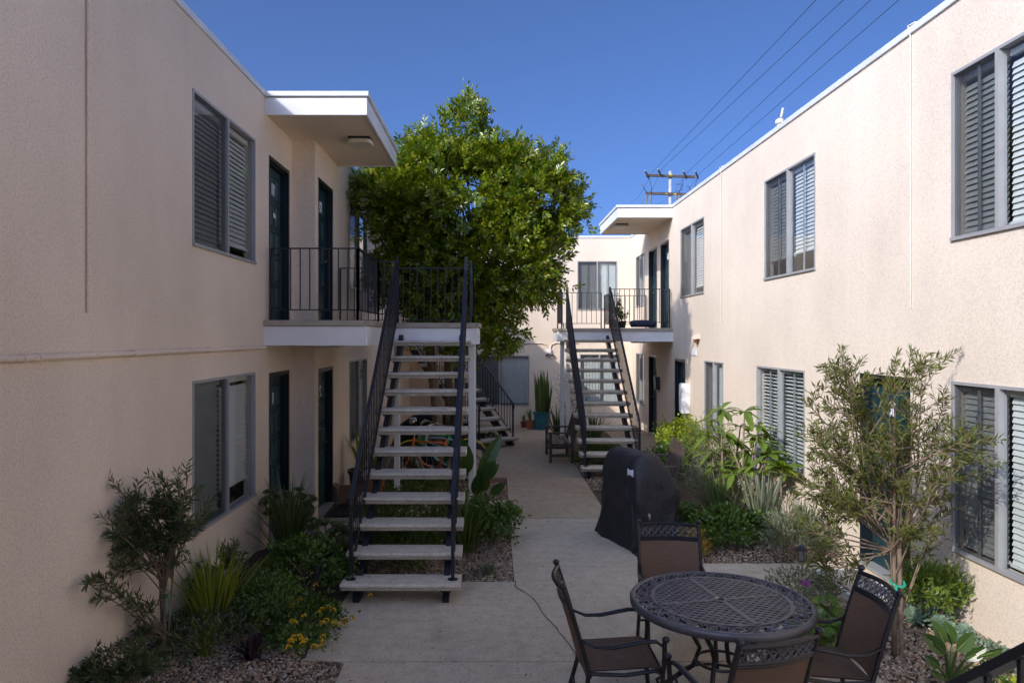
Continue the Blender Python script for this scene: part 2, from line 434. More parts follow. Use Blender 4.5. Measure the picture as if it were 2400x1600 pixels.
def pebbles(regions, name='gravel'):
    t = (1+5**.5)/2
    base = np.array([(-1,t,0),(1,t,0),(-1,-t,0),(1,-t,0),(0,-1,t),(0,1,t),(0,-1,-t),(0,1,-t),(t,0,-1),(t,0,1),(-t,0,-1),(-t,0,1)], float)
    base /= np.linalg.norm(base[0])
    tri = np.array([(0,11,5),(0,5,1),(0,1,7),(0,7,10),(0,10,11),(1,5,9),(5,11,4),(11,10,2),(10,7,6),(7,1,8),(3,9,4),(3,4,2),(3,2,6),(3,6,8),(3,8,9),(4,9,5),(2,4,11),(6,2,10),(8,6,7),(9,8,1)])
    C = []
    for x0,x1,y0,y1,z0,z1,dens,test in regions:
        n = int((x1-x0)*(y1-y0)*dens); p = rng.random((n,2))
        x = x0+(x1-x0)*p[:,0]; y = y0+(y1-y0)*p[:,1]; z = z0+(z1-z0)*p[:,0]
        tp = np.clip(np.minimum((y-(8.51 if y0 > 8.4 and x0 > 1 else -9))/.5, ((7.14 if y1 > 7 and y1 < 7.2 else 99)-y)/.5),0,1)
        q = np.stack([x,y,-.02+(z+.02)*tp+rng.uniform(.0,.016,n)],1)
        if test is not None: q = q[test(q)]
        C.append(q)
    C = np.concatenate(C); n = len(C)
    s = rng.uniform(.007,.0175,n)[:,None,None]*np.stack([rng.uniform(.8,1.5,n),rng.uniform(.7,1.1,n),rng.uniform(.45,.8,n)],1)[:,None,:]
    V = base[None]*(1+rng.uniform(-.16,.16,(n,12,1)))*s
    a = rng.uniform(0,6.283,n); ca, sa = np.cos(a)[:,None], np.sin(a)[:,None]
    b = rng.normal(0,.35,n); cb, sb = np.cos(b)[:,None], np.sin(b)[:,None]
    X = V[:,:,0]*cb-V[:,:,2]*sb; Z = V[:,:,0]*sb+V[:,:,2]*cb
    V = np.stack([X*ca-V[:,:,1]*sa, X*sa+V[:,:,1]*ca, Z],2)+C[:,None,:]
    me = bpy.data.meshes.new(name); me.vertices.add(n*12); me.vertices.foreach_set('co', V.astype(np.float32).ravel())
    Fq = (tri[None]+(np.arange(n)*12)[:,None,None]).reshape(-1,3)
    me.loops.add(Fq.size); me.loops.foreach_set('vertex_index', Fq.astype(np.int32).ravel())
    me.polygons.add(len(Fq)); me.polygons.foreach_set('loop_start', (np.arange(len(Fq))*3).astype(np.int32))
    me.polygons.foreach_set('use_smooth', [True]*len(Fq)); me.update(calc_edges=True); me.validate()
    me.materials.append(M['peb']); o = bpy.data.objects.new(name, me); COL.objects.link(o)
    return tag(o, kind='stuff', label='tan and grey river pebbles covering the planting beds', cat='gravel')
pebbles([
 (-2.8,-1.20,4.4,6.5,.045,-.02,3000,lambda q: ~((q[:,1] > 5.93) & (q[:,0] > -1.57))),
 (-1.5,.205,7.88,9.4,-.02,-.02,2600,None),
 (-.6,.205,9.4,10.6,-.02,-.02,1600,None),
 (-.6,.22,11.82,13.2,-.02,-.02,1500,None),
 (2.96,4.09,3.2,7.1,-.02,.10,3400,None),
 (1.72,4.09,8.515,10.2,-.015,.115,2400,None),
 (1.68,2.9,12.6,15.5,-.02,.03,900,None)])

# ================================================================== BUILDING KIT
def TL(X): return lambda u, z, d: (X+d, u, z)          # wall facing +X
def TR(X): return lambda u, z, d: (X-d, u, z)          # wall facing -X
def TB(Y): return lambda u, z, d: (u, Y-d, z)          # wall facing the camera

def wall_mesh(mb, u0, u1, z0, z1, holes, depth=.13):
    us = sorted({u0,u1}|{h[0] for h in holes}|{h[1] for h in holes}); zs = sorted({z0,z1}|{h[2] for h in holes}|{h[3] for h in holes})
    for i in range(len(us)-1):
        for j in range(len(zs)-1):
            cu = (us[i]+us[i+1])/2; cz = (zs[j]+zs[j+1])/2
            if any(h[0]<cu<h[1] and h[2]<cz<h[3] for h in holes): continue
            mb.add([(us[i],zs[j],0),(us[i+1],zs[j],0),(us[i+1],zs[j+1],0),(us[i],zs[j+1],0)], [(0,1,2,3)])
    for a,b,c,d in holes:
        mb.add([(a,c,0),(b,c,0),(b,d,0),(a,d,0),(a,c,-depth),(b,c,-depth),(b,d,-depth),(a,d,-depth)], [(0,1,5,4),(1,2,6,5),(2,3,7,6),(3,0,4,7)])

def blind_mesh(T, u0, u1, z0, z1, d, kind, tilt, drop):
    m = MB(T); zb = z0+drop
    if kind == 'v':
        n = max(3, int((u1-u0)/.085))
        for i in range(n):
            u = u0+(u1-u0)*(i+.5)/n; w = (u1-u0)/n*.54
            m.add([(u-w,zb,d-.012),(u+w,zb,d+.016),(u+w,z1,d+.016),(u-w,z1,d-.012)], [(0,1,2,3)])
        return m
    p = .052; n = int((z1-.05-zb)/p); c, s = math.cos(tilt), -math.sin(tilt)
    m.box(u0, u1, z1-.05, z1, d-.025, d+.025)
    for i in range(n):
        z = zb+.03+i*p; w = .0272; j = random.uniform(-.0025,.0025)
        for sg in (1,):
            q = [(u0,z-w*s,d-w*c),(u1,z-w*s+j,d-w*c),(u1,z+w*s+j,d+w*c),(u0,z+w*s,d+w*c)]
            m.add(q+[(a,b+.002,e) for a,b,e in q], [(0,3,2,1),(4,5,6,7),(0,1,5,4),(1,2,6,5),(2,3,7,6),(3,0,4,7)])
    m.box(u0, u1, zb-.012, zb+.012, d-.022, d+.022)
    return m

def outface(T):
    a, b, c, d = (Vector(T(*k)) for k in ((0,0,0),(1,0,0),(0,1,0),(0,0,1)))
    return (0,1,2,3) if (b-a).cross(c-a).dot(d-a) > 0 else (0,3,2,1)
def window(bld, org, T, u0, u1, z0, z1, dark=None, kind='h', tilt=1.0, drop=(.0,.0), um=None, inner=True, label=None):
    um = um if um is not None else (u0+u1)/2
    m = MB(T); t = .019; a, b = -.055, .010
    m.box(u0-.008,u1+.008,z1-t,z1+.008,a,b); m.box(u0-.008,u1+.008,z0-.012,z0+t,a,b+.014)
    m.box(u0-.008,u0+t,z0+t,z1-t,a,b); m.box(u1-t,u1+.008,z0+t,z1-t,a,b); m.box(um-.021,um+.021,z0+t,z1-t,a,b+.006)
    w = m.build('window', M['alu'], bld, org)
    if label: w['label'] = label
    for k, (p, q) in enumerate(((u0+t,um-.021),(um+.021,u1-t))):
        m = MB(T); m.add([(p,z0+t,-.03),(q,z0+t,-.03),(q,z1-t,-.03),(p,z1-t,-.03)], [outface(T)])
        m.build('pane', M['glass'], w, org, fixn=False)
        blind_mesh(T, p+.006, q-.006, z0+.05, z1-.03, -.10, kind, tilt+random.uniform(-.06,.06), drop[k]).build('blind', M['slatd' if kind == 'v' else 'slat'], w, org, fixn=False)
        if dark == k:
            m = MB(T); f = .022
            m.add([(p,z0+t,-.008),(q,z0+t,-.008),(q,z1-t,-.008),(p,z1-t,-.008)], [(0,1,2,3)])
            s = m.build('screen', M['screen'], w, org, fixn=False)
    if inner:
        for p in ((u0+um)/2, (um+u1)/2):
            m = MB(T); m.box(p-.011,p+.011,z0+t,z1-t,-.05,-.034); m.build('sash_bar', M['alu'], w, org)
    return w

def strokes(txt):
    D = {'0':[[(0,.5),(.05,.85),(.25,1),(.45,.85),(.5,.5),(.45,.15),(.25,0),(.05,.15),(0,.5)]],
         '1':[[(.05,.8),(.25,1),(.25,0)]],
         '2':[[(0,.78),(.08,.95),(.25,1),(.44,.92),(.48,.72),(.38,.5),(0,0),(.5,0)]]}
    out = []; x = 0
    for ch in txt:
        for st in D[ch]: out.append([(x+a,b) for a,b in st])
        x += .5 if ch == '1' else .75
    return out, x-.2
def door(bld, org, T, u0, u1, z0, z1, num=None, flip=1, knob=True, knocker=False, hinge=0):
    dp = -.11; fw = .05
    m = MB(T)
    m.box(u0,u0+fw,z0,z1,-.125,-.002); m.box(u1-fw,u1,z0,z1,-.125,-.002); m.box(u0+fw,u1-fw,z1-fw,z1,-.125,-.002)
    m.box(u0+fw,u0+fw+.02,z0,z1-fw,-.125,-.045); m.box(u1-fw-.02,u1-fw,z0,z1-fw,-.125,-.045); m.box(u0+fw+.02,u1-fw-.02,z1-fw-.02,z1-fw,-.125,-.045)
    a, b, c = u0+fw+.02, u1-fw-.02, z1-fw-.02
    L = MB(T); L.box(a,b,z0+.01,c,dp-.04,dp)
    W = b-a; cols = 3; rows = 5; pw = (W-.10)/cols; ph = (c-z0-.22)/rows
    for i in range(cols):
        for j in range(rows):
            p = a+.05+pw*i+.030; q = a+.05+pw*(i+1)-.030; r = z0+.14+ph*j+.035; s = z0+.14+ph*(j+1)-.035
            # raised panel with bevelled edge inside a recessed moulding
            L.add([(p,r,dp+.001),(q,r,dp+.001),(q,s,dp+.001),(p,s,dp+.001),(p+.03,r+.03,dp+.018),(q-.03,r+.03,dp+.018),(q-.03,s-.03,dp+.018),(p+.03,s-.03,dp+.018)],
                  [(0,1,5,4),(1,2,6,5),(2,3,7,6),(3,0,4,7),(4,5,6,7)])
            for (e,f2,g2,h2) in ((p-.012,p,r-.012,s+.012),(q,q+.012,r-.012,s+.012),(p,q,r-.012,r),(p,q,s,s+.012)): L.box(e,f2,g2,h2,dp-.002,dp+.007)
    d = L.build('door', M['door'], bld, org)
    m.build('door_frame', M['jamb'], d, org)
    m = MB(T); m.box(u0+.005,u1-.005,z0-.02,z0+.012,-.12,.03); m.build('threshold', M['alu'], d, org)
    if knob:
        ku = (b-.07) if hinge == 0 else (a+.07); s = -1 if hinge == 0 else 1
        m = MB(T); m.tube([(ku,z0+.95,dp),(ku,z0+.95,dp+.05)],.012,8); m.tube([(ku,z0+.95,dp+.05),(ku+s*.10,z0+.95,dp+.055)],.012,8)
        m.tube([(ku,z0+.95,dp),(ku,z0+.95,dp+.012)],.03,12)
        m.build('door_handle', M['chrome'], d, org, smooth=False)
        m = MB(T); m.tube([(ku,z0+1.10,dp),(ku,z0+1.10,dp+.025)],.03,12); m.build('deadbolt', M['chrome'], d, org)
    if num:
        st, wd = strokes(num); h = .15; uc = (a+b)/2; m = MB(T)
        for s in st: m.tube([(uc+flip*(x-wd/2)*h, c-.36+y*h, dp+.022) for x,y in s], .011, 6)
        m.build('house_number', M['labelw'], d, org)
    if knocker:
        m = MB(T); uc = (a+b)/2; m.lathe([(.0,0),(.03,0),(.034,.05),(.02,.07)],(0,0,0),10) if False else None
        m.tube([(uc,c-.60,dp+.02),(uc,c-.60,dp+.035)],.028,12); m.tube([(uc-.03,c-.60,dp+.035),(uc-.03,c-.66,dp+.04),(uc,c-.69,dp+.04),(uc+.03,c-.66,dp+.04),(uc+.03,c-.60,dp+.035)],.009,6)
        m.build('door_knocker', M['chrome'], d, org)
    return d

def canopy(bld, org, x0, x1, y0, y1, outer):
    """roof slab over the upper landing; outer = x of the free edge"""
    m = MB(); m.box(min(x0,x1),max(x0,x1),y0+.03,y1,5.36,5.60)
    cn = m.build('canopy', M['stucco'], bld, org)
    s = 1 if outer > x0 else -1
    m = MB(); e = outer
    lo, hi = sorted((x0, e)); m.box(lo,hi,y0,y0+.028,5.345,5.553)
    lo, hi = sorted((e, e+s*.028)); m.box(lo,hi,y0,y1,5.345,5.553)
    lo, hi = sorted((x0, e)); m.box(lo,hi,y1,y1+.028,5.345,5.553)
    m.build('fascia', M['white'], cn, org)
    m = MB(); xs = sorted((x0, e+s*.055)); m.box(xs[0],xs[1],y0-.028,y1+.05,5.57,5.632)
    m.build('roof_edge', M['cap'], cn, org, bevel=.008)
    xc = x0+(e-x0)*.80; yc = y0+(y1-y0)*.42
    m = MB(); m.prism([(xc+.17*math.copysign(abs(math.cos(t))**.5,math.cos(t)), yc+.17*math.copysign(abs(math.sin(t))**.5,math.sin(t))) for t in np.linspace(0,6.283,25)[:-1]], 5.27, 5.33)
    lt = m.build('ceiling_light', M['lamp'], cn, org, bevel=.02)
    m = MB(); m.box(xc-.15,xc+.15,yc-.15,yc+.15,5.33,5.365); m.build('lamp_base', M['black'], cn, org)
    return cn

def rail_run(mb, p0, p1, zt, zb, sp=.115, posts=(0,1), zf=None):
    p0 = Vector((*p0,0)); p1 = Vector((*p1,0)); d = p1-p0; n = max(1, round(d.length/sp)); zf = zf if zf is not None else zb-.1
    mb.bar(p0+Vector((0,0,zt)), p1+Vector((0,0,zt)), .038, .016); mb.bar(p0+Vector((0,0,zb)), p1+Vector((0,0,zb)), .028, .014)
    for i in range(n+1):
        q = p0+d*i/n; t = .0065
        if i in (0, n) and ((i == 0 and 0 in posts) or (i == n and 1 in posts)):
            mb.box(q.x-.014,q.x+.014,q.y-.014,q.y+.014,zf,zt+.004)
        else: mb.box(q.x-t,q.x+t,q.y-t,q.y+t,zb,zt)

# ================================================================== LEFT BUILDING
OL = (XA, 6.0, 0)
BL = empty('apartment_building', OL, 0, 'long shaded pink stucco apartment block along the left side, its canopy and balcony nearest', 'building', 'stucco apartment blocks round the courtyard')
TA, TBw = TL(XA), TL(XB)
mb = MB(TA)
hA = [(6.94,8.74,3.47,4.93),(6.94,8.74,.74,2.18),(9.29,10.24,FL2,4.90),(9.29,10.24,.03,2.15)]
wall_mesh(mb, -8, YJ, -.1, 5.57, hA)
mb.T = TBw
hB = [(10.58,11.56,FL2,4.90),(10.58,11.56,.03,2.15),(12.86,14.6,3.47,4.93),(12.86,14.6,.74,2.18)]
wall_mesh(mb, YJ, YB, -.1, 5.57, hB)
mb.T = None
mb.add([(XA,YJ,-.1),(XB,YJ,-.1),(XB,YJ,5.57),(XA,YJ,5.57)], [(0,1,2,3)])
mb.add([(XA,-8,-.1),(-9.5,-8,-.1),(-9.5,-8,5.57),(XA,-8,5.57)], [(0,1,2,3)])
mb.add([(-9.5,-8,-.1),(-9.5,YB,-.1),(-9.5,YB,5.57),(-9.5,-8,5.57)], [(0,1,2,3)])
mb.build('wall', M['stucco'], BL, OL, fixn=False)
mb = MB(); mb.prism([(-9.5,-8),(XA-.002,-8),(XA-.002,YJ),(XB-.002,YJ),(XB-.002,YB),(-9.5,YB)], 5.54, 5.568); mb.build('roof', M['roof'], BL, OL)
mb = MB(); mb.box(XA-.12,XA+.022,-8,YJ-.02,5.572,5.645); mb.box(XB-.12,XB+.022,YJ-.02,YB,5.573,5.644); mb.build('roof_edge', M['cap'], BL, OL, bevel=.006)
window(BL, OL, TA, 6.94,8.74,3.47,4.93, dark=0, tilt=1.16, drop=(0,.10), inner=False, label='upper window, its near half behind a dark insect screen')
window(BL, OL, TA, 6.94,8.74,.74,2.18, dark=0, tilt=1.16, drop=(0,.17), inner=False, label='ground floor window, its far half with a slightly raised white blind')
window(BL, OL, TBw, 12.86,14.6,3.47,4.93, dark=0, tilt=1.2, inner=False)
window(BL, OL, TBw, 12.86,14.6,.74,2.18, dark=0, tilt=.8, inner=False)
door(BL, OL, TA, 9.29,10.24,FL2,4.90,'11',-1,True,True,1)
door(BL, OL, TA, 9.29,10.24,.03,2.15,'1',-1,True,False,1)
door(BL, OL, TBw, 10.58,11.56,FL2,4.90,'12',-1,True)
door(BL, OL, TBw, 10.58,11.56,.03,2.15,'2',-1,True)
canopy(BL, OL, XA-.05, -1.60, 9.12, 11.90, -1.60)
# balcony and landing
def balcony(bld, org, poly, fasc, rails, posts, stair_gap=None):
    m = MB(); m.prism(poly, 2.53, 2.745); bl = m.build('balcony', M['stucco'], bld, org)
    m = MB()
    k = len(poly); c = Vector((sum(p[0] for p in poly)/k, sum(p[1] for p in poly)/k, 0))
    m.prism([(c.x+(x-c.x)*1.0, c.y+(y-c.y)*1.0) for x,y in poly], 2.748, FL2); m.build('deck', M['tan'], bl, org)
    m = MB()
    for (a,b) in fasc:
        a = Vector((*a,0)); b = Vector((*b,0)); d = (b-a).normalized(); nn = Vector((d.y,-d.x,0))*.017
        m.bar(a+nn+Vector((0,0,2.615)), b+nn+Vector((0,0,2.615)), .03, .235)
    m.build('fascia', M['white'], bl, org)
    m = MB()
    for (a,b) in fasc:
        a = Vector((*a,0)); b = Vector((*b,0)); d = (b-a).normalized(); nn = Vector((d.y,-d.x,0))*.03
        m.bar(a+nn-d*.0+Vector((0,0,2.775)), b+nn+Vector((0,0,2.775)), .055, .068)
    m.build('deck_edge', M['tan'], bl, org)
    m = MB()
    for r in rails: rail_run(m, *r[:2], FL2+.895, r[2] if len(r)>2 else FL2+.13, .115, zf=FL2)
    m.build('railing', M['black'], bl, org)
    for (x,y) in posts:
        m = MB(); m.box(x-.045,x+.045,y-.045,y+.045,-.02,2.53); m.build('post', M['white'], bl, org, bevel=.006)
    m = MB(); cx = (poly[0][0]+poly[1][0])/2; cy = poly[0][1]+.9
    m.box(cx-.17,cx+.17,cy-.15,cy+.15,2.46,2.532); m.build('ceiling_light', M['lamp'], bl, org, bevel=.02)
    return bl
Y1, YL, Y2 = 9.12, 10.82, 11.92
balcony(BL, OL, [(XA-.02,Y1),(-1.60,Y1),(-1.60,YL),(-.26,YL),(-.26,Y2),(XB-.03,Y2),(XB-.03,YJ-.01),(XA-.02,YJ-.01)],
        [((XA,Y1),(-1.60,Y1)),((-1.60,Y1),(-1.60,YL)),((-1.60,YL),(-.26,YL)),((-.26,YL),(-.26,Y2)),((-.26,Y2),(XB,Y2))],
        [((XA+.06,9.2),(-1.70,9.2)),((-1.70,9.2),(-1.70,YL+.02)),((-1.70,YL+.02),(-1.41,YL+.02)),((XB+.05,Y2-.06),(-.34,Y2-.06),FL2+.06),((-.34,Y2-.06),(-.34,YL+.05))],
        [(-.335,10.95),(-.335,11.8),(-1.55,11.8)])
# conduit, cable, third-stair landing
mb = MB(); mb.tube([(XA+.032,y,2.475) for y in (-7.9,2,6,9.05)], .021, 10)
for y in (4.40,4.55,5.75,7.25,8.2): mb.tube([(XA+.032,y-.02,2.475),(XA+.032,y+.02,2.475)], .028, 10)
mb.build('conduit', M['stucco'], BL, OL)
mb = MB(); mb.tube([(XA+.016,5.13,2.77),(XA+.016,5.13,4.0),(XA+.018,5.125,5.56),(XA+.045,5.13,5.66),(XA-.05,5.14,5.67)], .013, 8); mb.build('cable', M['stucco'], BL, OL)
balcony(BL, OL, [(XB-.02,19.75),(-1.2,19.75),(-1.2,21.9),(XB-.02,21.9)], [((-1.2,19.75),(-1.2,20.0)),((-1.2,20.6),(-1.2,21.9))],
        [((-1.28,20.7),(-1.28,21.85))], [(-1.27,21.4)])

# ================================================================== RIGHT BUILDING
OR = (XC, 6.0, 0)
BR = empty('apartment_building', OR, 0, 'long sunlit pale pink stucco apartment block along the right side', 'building', 'stucco apartment blocks round the courtyard')
TC = TR(XC)
WC = [(5.40,6.60,3.47,4.95),(5.40,6.60,.71,2.20),(9.42,11.17,3.47,4.95),(9.74,11.5,.76,2.15),(14.4,16.2,3.47,4.95),(13.2,14.36,.76,2.14),(20.1,21.3,3.47,4.9),(20.1,21.3,.74,2.14)]
DC = [(7.27,8.28,.10,2.20),(15.83,16.77,.10,2.12),(17.3,18.2,FL2,4.90),(18.57,19.6,FL2,4.90),(18.57,19.6,.08,2.14)]
mb = MB(TC); wall_mesh(mb, -8, YB, -.1, 5.57, WC+DC); mb.T = None
mb.add([(XC,-8,-.1),(12.5,-8,-.1),(12.5,-8,5.57),(XC,-8,5.57)], [(0,1,2,3)])
mb.add([(12.5,-8,-.1),(12.5,YB,-.1),(12.5,YB,5.57),(12.5,-8,5.57)], [(0,1,2,3)])
mb.build('wall', M['stucco'], BR, OR, fixn=False)
mb = MB(); mb.box(XC+.002,12.5,-8,YB,5.54,5.568); mb.build('roof', M['roof'], BR, OR)
mb = MB(); mb.box(XC-.022,XC+.12,-8,YB-.03,5.572,5.645); mb.build('roof_edge', M['cap'], BR, OR, bevel=.006)
window(BR, OR, TC, *WC[0], dark=1, tilt=1.22, um=6.0, label='near upper window with tilted white blinds')
window(BR, OR, TC, *WC[1], dark=1, tilt=1.22, um=6.0, label='near ground floor window with tilted white blinds')
window(BR, OR, TC, *WC[2], dark=1, tilt=1.28, drop=(.24,.22), label='upper window whose blinds stop short of the sill')
window(BR, OR, TC, *WC[3], dark=None, tilt=.35, label='ground floor window with open white blinds')
window(BR, OR, TC, *WC[4], dark=1, tilt=1.15, drop=(.12,0), inner=False)
window(BR, OR, TC, *WC[5], dark=1, tilt=1.2, inner=False)
window(BR, OR, TC, *WC[6], dark=1, tilt=1.1, inner=False)
window(BR, OR, TC, *WC[7], dark=1, tilt=1.1, inner=False)
door(BR, OR, TC, *DC[0], '10', 1, True, False, 1)
door(BR, OR, TC, *DC[1], None, 1, True)
door(BR, OR, TC, *DC[2], '11', 1, True)
door(BR, OR, TC, *DC[3], None, 1, True)
door(BR, OR, TC, *DC[4], None, 1, True)
canopy(BR, OR, XC+.05, 2.86, 16.93, 19.72, 2.86)
Z1, ZL, Z2 = 16.93, 17.22, 18.40
balcony(BR, OR, [(XC+.02,Z1),(2.86,Z1),(2.86,ZL),(1.50,ZL),(1.50,Z2),(2.86,Z2),(2.86,19.72),(XC+.02,19.72)],
        [((2.86,Z1),(XC,Z1)),((1.50,ZL),(2.86,ZL)),((1.50,Z2),(1.50,ZL)),((2.86,Z2),(1.50,Z2)),((2.86,19.72),(2.86,Z2)),((XC,19.72),(2.86,19.72))],
        [((2.66,Z1+.06),(XC-.06,Z1+.06)),((1.58,ZL+.05),(1.58,Z2-.06)),((1.58,Z2-.06),(2.66,Z2-.06)),((2.94,19.64),(XC-.06,19.64)),((2.94,Z2),(2.94,19.64))],
        [(1.60,17.36),(1.80,17.9)])
for y in (7.245, 13.3):
    mb = MB(); mb.tube([(XC-.012,y,2.885),(XC-.012,y,4.3),(XC-.014,y,5.55),(XC-.034,y+.01,5.655),(XC+.02,y-.02,5.68),(XC+.2,y-.06,5.655)], .0065, 8); mb.build('cable', M['stucco'], BR, OR)
# ================================================================== BACK BUILDING
OB = (.8, YB, 0)
BB = empty('apartment_building', OB, 0, 'pink stucco apartment block closing the far end of the courtyard, half hidden by the tree', 'building', 'stucco apartment blocks round the courtyard')
TBk = TB(YB)
hK = [(2.49,3.66,3.42,4.86),(-.74,1.04,.58,2.05),(2.56,3.72,.58,2.09)]
mb = MB(TBk); wall_mesh(mb, XB, XC, -.1, 5.55, hK); mb.T = None
for q in ([(-9.5,YB+8),(12.5,YB+8)], [(-9.5,YB+.001),(-9.5,YB+8)], [(12.5,YB+.001),(12.5,YB+8)], [(-9.5,YB+.001),(XB,YB+.001)], [(XC,YB+.001),(12.5,YB+.001)]):
    (a,b),(c,d) = q; mb.add([(a,b,-.1),(c,d,-.1),(c,d,5.55),(a,b,5.55)], [(0,1,2,3)])
mb.build('wall', M['stucco'], BB, OB, fixn=False)
mb = MB(); mb.box(-9.5,12.5,YB+.003,YB+8,5.52,5.548); mb.build('roof', M['roof'], BB, OB)
mb = MB(); mb.box(XB+.03,XC-.03,YB-.024,YB+.12,5.552,5.62); mb.build('roof_edge', M['cap'], BB, OB, bevel=.006)
window(BB, OB, TBk, *hK[0], dark=0, tilt=1.2)
window(BB, OB, TBk, *hK[1], dark=0, kind='v', um=.15, inner=False, label='ground floor window with vertical blinds')
window(BB, OB, TBk, *hK[2], dark=None, kind='v', inner=False)
mb = MB(); mb.tube([(-.9,YB-.02,2.42),(1.42,YB-.02,2.42),(1.55,YB-.02,2.38),(1.60,YB-.02,2.24)], .016, 8); mb.tube([(1.66,YB-.02,2.24),(1.72,YB-.02,2.38),(1.85,YB-.02,2.43),(2.5,YB-.02,2.43)], .016, 8); mb.build('conduit', M['stucco'], BB, OB)

# wall mounted things
o = empty('flood_light', (1.63,YB,2.1), 0, 'small white twin floodlight box where two conduits meet on the far wall', 'light')
mb = MB(); mb.box(1.57,1.70,YB-.07,YB-.002,2.12,2.26); mb.build('housing', M['box'], o, (1.63,YB,2.1), bevel=.01)
for dx in (-.05,.06):
    mb = MB(); mb.tube([(1.63+dx,YB-.05,2.14),(1.63+dx*1.3,YB-.12,2.06)], [.03,.05], 10); mb.build('lamp_head', M['grey'], o, (1.63,YB,2.1))
o = empty('utility_box', (XC,15.7,1.0), 0, 'white metal utility box with a side door mounted on the sunlit right wall', 'utility box')
og = (XC,15.7,1.0)
mb = MB(); mb.box(XC-.17,XC-.002,15.42,15.66,1.0,1.63); mb.build('case', M['box'], o, og, bevel=.012)
mb = MB(); mb.box(XC-.185,XC-.173,15.44,15.64,1.04,1.60); mb.build('door', M['box'], o, og, bevel=.004)
mb = MB(); mb.tube([(XC-.08,15.54,.05),(XC-.08,15.54,1.0)], .025, 8); mb.build('pipe', M['stucco'], o, og)
o = empty('vent_hood', (XC,14.8,2.58), 0, 'small angled dryer vent hood high on the sunlit right wall', 'vent')
mb = MB(); mb.extr([(-.002,.08),(-.03,.08),(-.13,.0),(-.13,-.015),(-.002,-.015)], lambda p,e: (XC+p[0], 14.68+.2*e, 2.58+p[1])); mb.build('hood', M['stucco'], o, (XC,14.8,2.58))
mb = MB(); mb.tube([(XC-.002,14.78,2.52),(XC-.10,14.78,2.52)], .035, 10); mb.build('duct', M['terra'], o, (XC,14.8,2.58))
o = empty('wall_vent', (XC,15.1,2.3), 0, 'small flat louvred vent plate on the right wall under the vent hood', 'vent')
mb = MB(); mb.box(XC-.015,XC-.002,14.93,15.27,2.22,2.36)
for i in range(2): mb.box(XC-.024,XC-.015,14.96+.155*i,15.09+.155*i,2.24,2.34)
mb.build('plate', M['cap'], o, (XC,15.1,2.3))
o = empty('roof_vent', (XC+.5,11.6,5.57), 0, 'small pale vent cap standing on the right roof behind the edge', 'vent')
mb = MB(); rx, ry = XC+.45, 11.75
mb.tube([(rx,ry,5.56),(rx,ry,6.0)], .045, 10); mb.lathe([(.05,0),(.075,.02),(.07,.07),(.03,.10)],(rx,ry,5.98),10); mb.tube([(rx+.02,ry,6.1),(rx+.05,ry,6.24)], .02, 6); mb.build('stack', M['card'] if False else M['lamp'], o, (XC+.5,11.6,5.57))
o = empty('mailbox', (XC,18.45,1.4), 0, 'tiny black mailbox beside the dark door under the far right balcony', 'mailbox')
mb = MB(); mb.box(XC-.1,XC-.002,18.25,18.5,1.3,1.62); mb.build('body', M['black'], o, (XC,18.45,1.4), bevel=.01)
mb = MB(); mb.box(XC-.115,XC-.1,18.26,18.49,1.52,1.64); mb.build('flap', M['black'], o, (XC,18.45,1.4))

# ================================================================== STAIRS
def make_stair():
    n, run, rise, W = 12, .304, .2135, 1.17
    st = empty('staircase', (-.915,7.16,0), 0, 'open concrete stair with black railings in the foreground, climbing to the left balcony', 'staircase', 'open stairs to the upper landings')
    prof = [(0,-.030),(.0,-.012),(.014,0),(.325,0),(.33,-.008),(.33,-.075),(.045,-.075),(.028,-.04)]
    for i in range(1, n+1):
        y = run*(i-1); z = rise*i-.012
        m = MB(); m.extr(prof, lambda p,e: ((-W/2 if e == 0 else W/2), y+p[0], z+p[1])); m.build('tread', M['tread'], st, (0,0,0), bevel=.006)
    y1 = run*n+.03; z1 = 2.70
    for x in (-.44,.44):
        m = MB(); m.bar((x,.10,-.03),(x,y1+.02,z1-.12), .065, .17)
        for i in range(1,n+1): m.box(x-.055,x+.055,run*(i-1)+.06,run*(i-1)+.29,rise*i-.105,rise*i-.087)
        m.build('stringer', M['black'], st)
    for x in (-.505,.505):
        a = Vector((x,.16,1.00)); b = Vector((x,run*n+.02,3.755)); m = MB()
        m.bar(a,b,.042,.022); d = (b-a)
        m.tube([a-d.normalized()*.0, a+Vector((0,-.045,-.05)), a+Vector((0,-.04,-.13)), a+Vector((0,.0,-.15))], .014, 8)
        lo = Vector((0,0,-.76)); lo2 = Vector((0,0,-.83))
        m.bar(a+lo+d*.02, b+lo2, .028, .014)
        k = 31
        for i in range(1,k):
            p = a+d*i/k; m.box(p.x-.0065,p.x+.0065,p.y-.0065,p.y+.0065,p.z-.77-.06*i/k,p.z)
        rl = m.build('railing', M['black'], st)
        m = MB(); m.box(x-.016,x+.016,a.y-.016,a.y+.016,rise-.02,a.z); m.lathe([(.05,0),(.05,.006)],(x,a.y,rise-.012),14); m.build('newel_post', M['black'], rl)
        m = MB(); m.box(x-.018,x+.018,b.y-.018,b.y+.018,2.60,b.z+.02); m.build('newel_post', M['black'], rl)
    return st
S1 = make_stair()
S2 = copy_tree(S1); S2.location = (2.20,13.55,0); S2['label'] = 'open concrete stair climbing to the far right balcony, behind the black grill cover'
S3 = copy_tree(S1); S3.location = (.147,17.40,0); S3.rotation_euler.z = R(36.9); S3['label'] = 'open stair turned at an angle in the far left corner, partly behind the tree'
lr = [c for c in kids(S1) if c.name.startswith('railing')]
S4 = copy_tree(S1, None, skip=(lr[1],)); S4.location = (.68,2.95,0); S4.rotation_euler.z = math.pi
S4['label'] = 'stair below the viewpoint of which only a black handrail shows in the bottom right corner'
